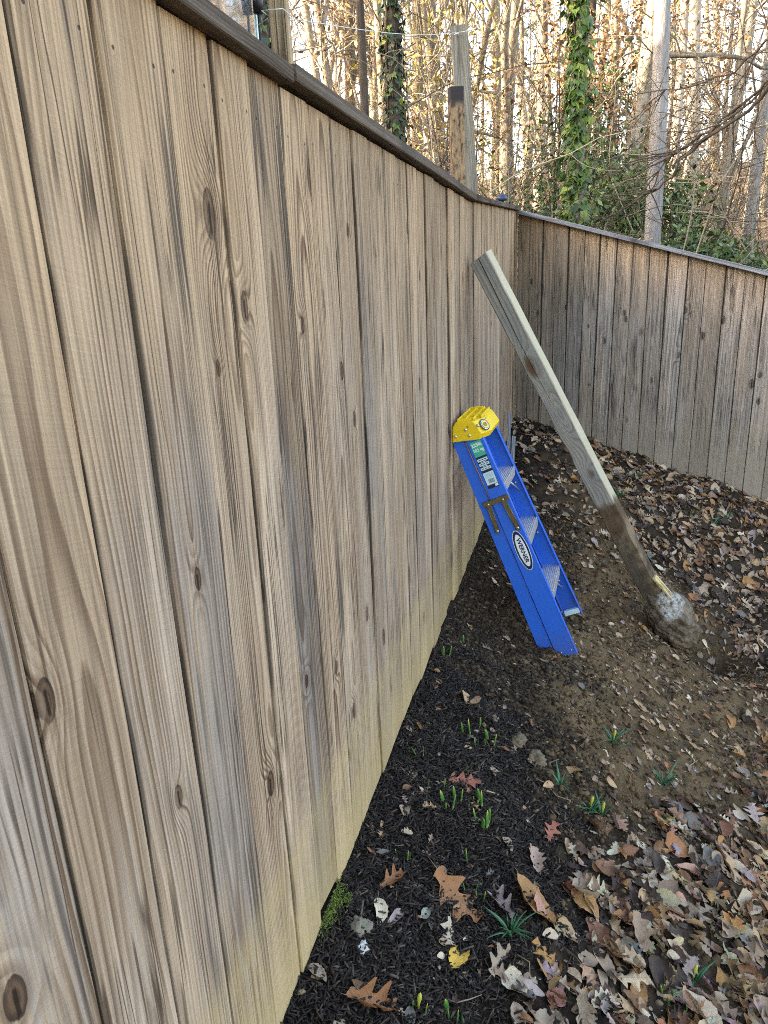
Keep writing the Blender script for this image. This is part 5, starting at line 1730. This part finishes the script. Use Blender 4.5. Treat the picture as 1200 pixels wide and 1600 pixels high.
def ivy_on(e_, tp, rad, o0, zlo, zhi, count, singles, m, size, seed, side=None, cover=1.0):
    """ivy climbing a trunk: a stem mesh, one joined mass of leaves, and the leaves that show largest each on its own"""
    r = random.Random(seed)
    b = MB()
    H0 = tp[0].z
    pts = []
    for k in range(3):
        a = r.uniform(0, 6.28)
        path = []
        for i in range(16):
            z = zlo + (zhi - zlo) * i / 15
            tt = np.interp(z, [p.z for p in tp], range(len(tp)))
            c = tp[int(tt)].lerp(tp[min(int(tt) + 1, len(tp) - 1)], tt - int(tt))
            a += r.gauss(0, .3)
            path.append(c - o0 + Vector((math.cos(a), math.sin(a), 0)) * (np.interp(tt, range(len(rad)), rad) + .01))
        b.tube(path, .012, 5)
    stem = b.build('ivy', M['bark_dark'], e_)
    mass = MB()
    made = 0
    for k in range(count):
        u = r.random()
        z = zlo + (zhi - zlo) * u
        tt = np.interp(z, [p.z for p in tp], range(len(tp)))
        c = tp[int(tt)].lerp(tp[min(int(tt) + 1, len(tp) - 1)], tt - int(tt)) - o0
        a = r.uniform(0, 6.28) if side is None else r.gauss(side, 1.0)
        rr = float(np.interp(tt, range(len(rad)), rad)) + abs(r.gauss(.020, .035)) * cover
        p = c + Vector((math.cos(a) * rr, math.sin(a) * rr, 0))
        out = Vector((math.cos(a), math.sin(a), .35)).normalized()
        down = Vector((r.gauss(0, .45), r.gauss(0, .45), -1))
        xax = (down - out * down.dot(out)).normalized()
        mt = Matrix((xax, out.cross(xax), out)).transposed().to_4x4()
        s = size * r.uniform(.6, 1.25)
        M4 = Matrix.Translation(p) @ mt @ Matrix.Rotation(r.gauss(0, .4), 4, 'X') @ Matrix.Rotation(r.gauss(0, .35), 4, 'Y') @ Matrix.Scale(s, 4)
        facing = (p + o0 - CAM).normalized().dot(out) < -.15
        if made < singles and facing:
            o = link(bpy.data.objects.new('leaf', ivme), stem)
            o.matrix_local = M4
            made += 1
        else:
            mass.add([M4 @ Vector(q) for q in iv], IVF)
    o = mass.build('ivy_foliage', m, e_)
    o['kind'] = 'stuff'


t = MT('ivy_mass')
M['ivy_mass'] = t.fin(t.ramp(t.island(), [(0, (0.022, 0.055, 0.016)), (.5, (0.05, 0.115, 0.026)), (.85, (0.11, 0.19, 0.032)), (1, (0.20, 0.27, 0.045))]), .42, spec=.4)

e_, tp, rad, o0 = solo(1, .42, 8.60, 14, .085, M['bark'], 'slim tree wrapped in bright green ivy behind the corner of the fences', 'ivy_tree', .45, 8, (-.012, 0))
ivy_on(e_, tp, rad, o0, .3, 5.6, 1150, 280, M['ivy_mass'], .105, 4, R(-110), 1.25)
e_, tp, rad, o0 = solo(2, -1.93, 10.2, 15, .115, M['bark_dark'], 'tree darkly clothed in ivy over the middle of the long fence', 'ivy_tree', .4, 8, (0, 0))
ivy_on(e_, tp, rad, o0, .3, 7, 1500, 120, M['ivy_dark'], .10, 5, None, .8)
e_, tp, rad, o0 = solo(3, -2.52, 7.40, 12, .09, M['bark_dark'], 'dark ivy covered trunk beside the glass panel', 'ivy_tree', .5, 6)
ivy_on(e_, tp, rad, o0, .3, 6.0, 900, 30, M['ivy_dark'], .09, 6, None, 1.0)
solo(4, 1.265, 9.47, 15, .098, M['bark_grey'], 'straight smooth grey trunk standing just behind the far fence', 'bare_tree', .5, 8, (-.022, 0))
solo(5, -2.20, 9.62, 13, .060, M['bark_dark'], 'thin crooked blackish trunk left of the dark ivy tree', 'bare_tree', .35, 8, (.004, 0))
M['bark_pale'] = bark('pale_bark', (0.32, 0.28, 0.22), (0.55, 0.50, 0.42), False)
solo(6, 2.40, 15.9, 19, .135, M['bark_pale'], 'thick pale sunlit trunk leaning left at the right edge', 'bare_tree', .5, 9, (-.05, .02))
solo(7, 2.72, 15.3, 19, .10, M['bark'], 'thick brown trunk leaning close beside the pale sunlit one', 'bare_tree', .5, 9, (.06, .02))
solo(8, 3.32, 15.6, 19, .11, M['bark_grey'], 'thick grey trunk behind the overhanging branch at the right edge', 'bare_tree', .5, 9, (.015, .02))
solo(9, .80, 13.4, 18, .085, M['bark'], 'brown trunk just left of and behind the grey trunk', 'bare_tree', .4, 9, (-.004, 0))
solo(10, .38, 13.9, 17, .075, M['bark_dark'], 'dark trunk behind the bright ivy tree', 'bare_tree', .45, 8, (.012, 0))
solo(11, 1.95, 15.0, 19, .085, M['bark_pale'], 'forked sunlit trunk right of the grey trunk', 'bare_tree', .35, 9, (-.01, 0))
solo(12, -.55, 17.0, 19, .13, M['bark_pale'], 'broad sunlit trunk left of the bright ivy tree', 'bare_tree', .4, 9, (.004, 0))

# the rest of the wood
gt = random.Random(33)
spots = []
tries = 0
BEARINGS = [(420, 'left of the first timber stake'), (500, 'right of the first timber stake'), (575, 'by the thin crooked trunk'), (650, 'by the dark ivy tree'), (715, 'left of the grey stake'), (800, 'right of the grey stake'), (885, 'left of the bright ivy tree'), (960, 'right of the bright ivy tree'), (1030, 'by the smooth grey trunk'), (1100, 'right of the smooth grey trunk'), (1150, 'left of the pale leaning trunk'), (1e9, 'at the right edge')]
LOOK = ['slim bare tree', 'bare tree with upswept branches', 'tall bare trunk']
while len(spots) < 125 and tries < 20000:
    tries += 1
    phi = R(gt.uniform(-46, 17))
    rr = math.sqrt(gt.uniform(11.5 ** 2, 62 ** 2)) if gt.random() < .62 else gt.uniform(11.5, 30)
    x, y = .54 + rr * math.sin(phi), rr * math.cos(phi)
    if beyond(x, y) < 3.5: continue
    if x < -4.5 and y < 11: continue
    if any((x - a) ** 2 + (y - b_) ** 2 < (.9 if rr < 30 else 1.3) ** 2 for a, b_ in spots + named): continue
    spots.append((x, y))
    k = gt.choice([0, 1, 2, 3, 5, 5, 6, 6, 7, 8, 2] if rr < 22 else [0, 1, 2, 3, 4, 5, 7, 8, 2])
    c_ = MW @ Vector((x, y, float(terrain(x, y)) + 2))
    where = next(w for lim, w in BEARINGS if c_.x / -c_.z * 1145 + 600 < lim)
    lbk = 0 if k in (5, 6, 2) else (1 if k in (0, 3, 7) else 2)
    put_tree('bare_tree', PROTO[k], x, y, gt.uniform(.8, 1.15), gt.uniform(0, 6.28), LOOK[lbk] + (' in front of' if rr < 20 else ' midway in' if rr < 38 else ' far back in') + ' the wood, ' + where, 'tree', 'bare trees of the sunlit wood', None)

# tangle of saplings and brambles
b = MB()
r = random.Random(72)
for k in range(200):                                       # fine twigs close behind the fences
    phi = R(r.uniform(-40, 14))
    rr = r.uniform(8.2, 15)
    x, y = .54 + rr * math.sin(phi), rr * math.cos(phi)
    if beyond(x, y) < 1.2 or (x < -3.5 and y < 8.5): continue
    z = float(terrain(x, y)) + r.uniform(0, 3.6)
    L = r.uniform(.8, 2.6)
    p = crook((x, y, z), (r.gauss(0, 1), r.gauss(0, .6), r.gauss(.5, .5)), L, 8, .17, r, -.01)
    b.tube(p, [.0075 * (1 - .75 * q / 8) + .0012 for q in range(9)], 4, False)
    for q in range(7):
        s_ = crook(p[r.randrange(1, 8)], (r.gauss(0, 1), r.gauss(0, .6), r.gauss(.3, .7)), L * r.uniform(.2, .55), 5, .2, r, -.01)
        b.tube(s_, [.0038 * (1 - .6 * z_ / 5) + .0008 for z_ in range(6)], 3, False)
r = random.Random(71)
for k in range(1000):
    phi = R(r.uniform(-44, 17))
    rr = r.uniform(9.5, 34)
    x, y = .54 + rr * math.sin(phi), rr * math.cos(phi)
    if beyond(x, y) < 1.8 or (x < -4 and y < 9.5): continue
    z = float(terrain(x, y))
    L = r.uniform(1.2, 4.6)
    p = crook((x, y, z - .1), (r.gauss(0, .4), r.gauss(0, .4), 1), L, 7, .16, r, -.01 if r.random() < .6 else -.09)
    w = r.uniform(.004, .013) * (1 + rr / 45)
    b.tube(p, [w * (1 - .75 * q / 7) for q in range(8)], 4, False)
    for q in range(5):
        j = r.randrange(1, 7)
        s_ = crook(p[j], (r.gauss(0, 1), r.gauss(0, 1), r.uniform(-.3, .9)), L * r.uniform(.2, .5), 4, .28, r, -.03)
        b.tube(s_, [w * .5 * (1 - .7 * z_ / 4) for z_ in range(5)], 3, False)
        if r.random() < .6:
            s2 = crook(s_[r.randrange(1, 4)], (r.gauss(0, 1), r.gauss(0, 1), r.uniform(-.3, .9)), L * r.uniform(.1, .3), 3, .3, r)
            b.tube(s2, [w * .3 * (1 - .6 * z_ / 3) for z_ in range(4)], 3, False)
o = b.build('undergrowth', M['twigs'])
tag(o, 'tangled bare saplings and brambles filling the wood', 'undergrowth', None, 'stuff')


def leaf_cloud(cx_, cy_, zlo, zhi, sx, sy, n, size, seed, clumps=14, asp=.45):
    """leaf-sized faces gathered in clumps through a crown's volume"""
    g = np.random.default_rng(seed)
    cc = np.stack([g.normal(0, sx * .5, clumps), g.normal(0, sy * .5, clumps), g.uniform(zlo, zhi, clumps)], 1)
    cc[:, :2] *= (1.1 - .7 * ((cc[:, 2] - zlo) / (zhi - zlo)))[:, None]
    w = g.integers(0, clumps, n)
    c = cc[w] + g.normal(0, 1, (n, 3)) * np.array([sx, sy, (zhi - zlo) * .6]) * .17
    a = g.normal(0, 1, (n, 3)); a /= np.linalg.norm(a, axis=1)[:, None]
    h = g.normal(0, 1, (n, 3)); h = np.cross(a, h); h /= np.linalg.norm(h, axis=1)[:, None]
    s = (size * g.uniform(.6, 1.3, n))[:, None]
    up = np.cross(a, h) * s * .16
    v = np.stack([c - a * s, c + h * s * asp + up, c + a * s, c - h * s * asp + up], 1).reshape(-1, 3)
    f = np.arange(n * 4).reshape(-1, 4)
    return v, f, cc


t = MT('evergreen_leaf')
M['evergreen'] = t.fin(t.ramp(t.island(), [(0, (0.030, 0.060, 0.022)), (.55, (0.085, 0.15, 0.05)), (.9, (0.17, 0.24, 0.085)), (1, (0.27, 0.31, 0.14))]), .4, spec=.4)
t = MT('beech_leaf')
M['beech'] = t.fin(t.ramp(t.island(), [(0, (0.12, 0.065, 0.03)), (.5, (0.26, 0.145, 0.065)), (1, (0.42, 0.27, 0.13))]), .6)
t = MT('gold_leaf')
M['gold'] = t.fin(t.ramp(t.island(), [(0, (0.14, 0.15, 0.03)), (.5, (0.32, 0.28, 0.06)), (1, (0.46, 0.38, 0.10))]), .55)


def bush(name, x, y, zlo, zhi, sx, sy, n, size, m, label, seed, clumps=16, cat='bush', asp=.45):
    z0 = float(terrain(x, y))
    e_ = empty(name, (x, y, z0), label, cat)
    v, f, cc = leaf_cloud(0, 0, zlo, zhi, sx, sy, n, size, seed, clumps, asp)
    fo = link(bpy.data.objects.new('foliage', np_mesh('foliage', v, f, m)), e_)
    fo['kind'] = 'stuff'
    b = MB()
    r = random.Random(seed)
    for c in cc:
        p0 = Vector((r.gauss(0, .08), r.gauss(0, .08), -.1))
        mid = p0.lerp(Vector(c), .5) + Vector((r.gauss(0, .1), r.gauss(0, .1), .15))
        b.tube([p0, mid, Vector(c)], [.018, .011, .004], 5, False)
    b.build('stems', M['twigs'], e_)
    return e_


bush('evergreen_shrub', .72, 9.95, .5, 1.9, .95, .8, 3800, .045, M['evergreen'], 'dark evergreen shrub between the bright ivy tree and the grey trunk', 81)
bush('evergreen_shrub', 1.95, 10.0, .2, 1.55, 1.1, .8, 4200, .045, M['evergreen'], 'dark evergreen shrub right of the grey trunk above the fence cap', 82)
bush('evergreen_shrub', 1.15, 10.8, .3, 2.2, 1.3, .9, 3600, .05, M['evergreen'], 'taller evergreen shrub behind the grey trunk', 83)
bush('evergreen_shrub', 2.30, 11.6, .1, 1.1, 1.1, .8, 2600, .05, M['evergreen'], 'low evergreen shrub farthest right on the slope', 84)
bush('evergreen_shrub', .55, 12.6, .6, 3.4, 1.5, 1.1, 2600, .05, M['evergreen'], 'loose evergreen sapling behind the bright ivy tree', 85)
bush('beech_sapling', .05, 12.0, 1.6, 4.4, 1.7, 1.2, 2200, .045, M['beech'], 'sapling holding russet dry leaves left of the bright ivy tree', 86, 22, 'sapling')
bush('beech_sapling', 1.0, 13.0, 2.0, 4.6, 1.8, 1.2, 1700, .045, M['beech'], 'sapling holding russet dry leaves right of the bright ivy tree', 87, 22, 'sapling')
bush('golden_sapling', -1.75, 12.5, 1.6, 5.6, 1.7, 1.4, 900, .05, M['gold'], 'sapling with sparse yellow green leaves right of the dark ivy tree', 88, 22, 'sapling')
bush('golden_sapling', -1.2, 16.0, 1.0, 6.0, 2.4, 1.6, 800, .055, M['gold'], 'yellow leaved sapling behind the grey timber stake', 89, 22, 'sapling')
bush('beech_sapling', -3.6, 13.0, 1.5, 4.5, 1.8, 1.4, 900, .05, M['beech'], 'thin russet sapling left of the dark crooked trunk', 90, 20, 'sapling')
bush('beech_sapling', 2.2, 18.0, 1.0, 5.0, 2.6, 1.6, 1700, .055, M['beech'], 'russet sapling far back at the right edge', 91, 24, 'sapling')
bush('golden_sapling', .3, 19.5, 1.0, 6.5, 3.2, 2.0, 1100, .06, M['gold'], 'yellow green sapling far back behind the bright ivy tree', 92, 26, 'sapling')

# the bare branch hanging in from the right over the far fence
b = MB()
r = random.Random(15)
def bough(pts, rad, subs, L, seed):
    r = random.Random(seed)
    pts = [Vector(p) for p in pts]
    fine = []
    for i in range(len(pts) - 1):
        for q in range(3):
            fine.append(pts[i].lerp(pts[i + 1], q / 3) + Vector((r.gauss(0, .012), r.gauss(0, .012), r.gauss(0, .012))))
    fine.append(pts[-1])
    n_ = len(fine)
    b.tube(fine, [rad * (1 - .85 * i / (n_ - 1)) + .0025 for i in range(n_)], 7, False)
    for k in range(subs):
        j = r.randrange(2, n_ - 1)
        d = (fine[j] - fine[j - 1]).normalized() + Vector((r.gauss(0, .5), r.gauss(0, .3), r.gauss(0, .5)))
        s_ = crook(fine[j], d, L * r.uniform(.4, 1.1), 6, .16, r, .01)
        b.tube(s_, [rad * .36 * (1 - .75 * z / 6) + .0018 for z in range(7)], 5, False)
        for q in range(2):
            s2 = crook(s_[r.randrange(1, 6)], d + Vector((r.gauss(0, .7), r.gauss(0, .5), r.gauss(0, .7))), L * r.uniform(.2, .5), 4, .2, r)
            b.tube(s2, [rad * .2 * (1 - .7 * z / 4) + .0015 for z in range(5)], 4, False)
bough([(2.55, 6.9, 3.1), (1.98, 7.05, 2.81), (1.85, 7.13, 2.7), (1.74, 7.2, 2.57), (1.48, 7.29, 2.44), (1.27, 7.36, 2.27), (1.16, 7.42, 2.1), (1.01, 7.49, 2.02), (0.75, 7.55, 1.87), (0.58, 7.6, 1.83)], .017, 8, .7, 1)
bough([(2.5, 7.0, 3.1), (1.98, 7.16, 2.88), (1.84, 7.29, 2.74), (1.58, 7.43, 2.57), (1.36, 7.56, 2.44), (1.12, 7.68, 2.25), (1.0, 7.79, 2.07)], .013, 9, .7, 2)
bough([(2.5, 7.4, 3.35), (2.05, 7.45, 3.2), (1.91, 7.64, 3.17), (1.71, 7.83, 3.01), (1.48, 8.03, 2.97), (1.17, 8.22, 2.97), (0.86, 8.39, 3.05)], .011, 9, .7, 3)
bough([(2.55, 7.1, 3.2), (2.04, 7.25, 2.91), (1.89, 7.38, 2.8), (1.56, 7.53, 2.52), (1.27, 7.67, 2.36), (0.91, 7.79, 2.21), (0.39, 7.9, 2.12)], .010, 9, .7, 4)
ob = b.build('overhanging_branch', M['bark_dark'])
tag(ob, 'dark bare branch drooping in from the right over the far fence', 'branch')
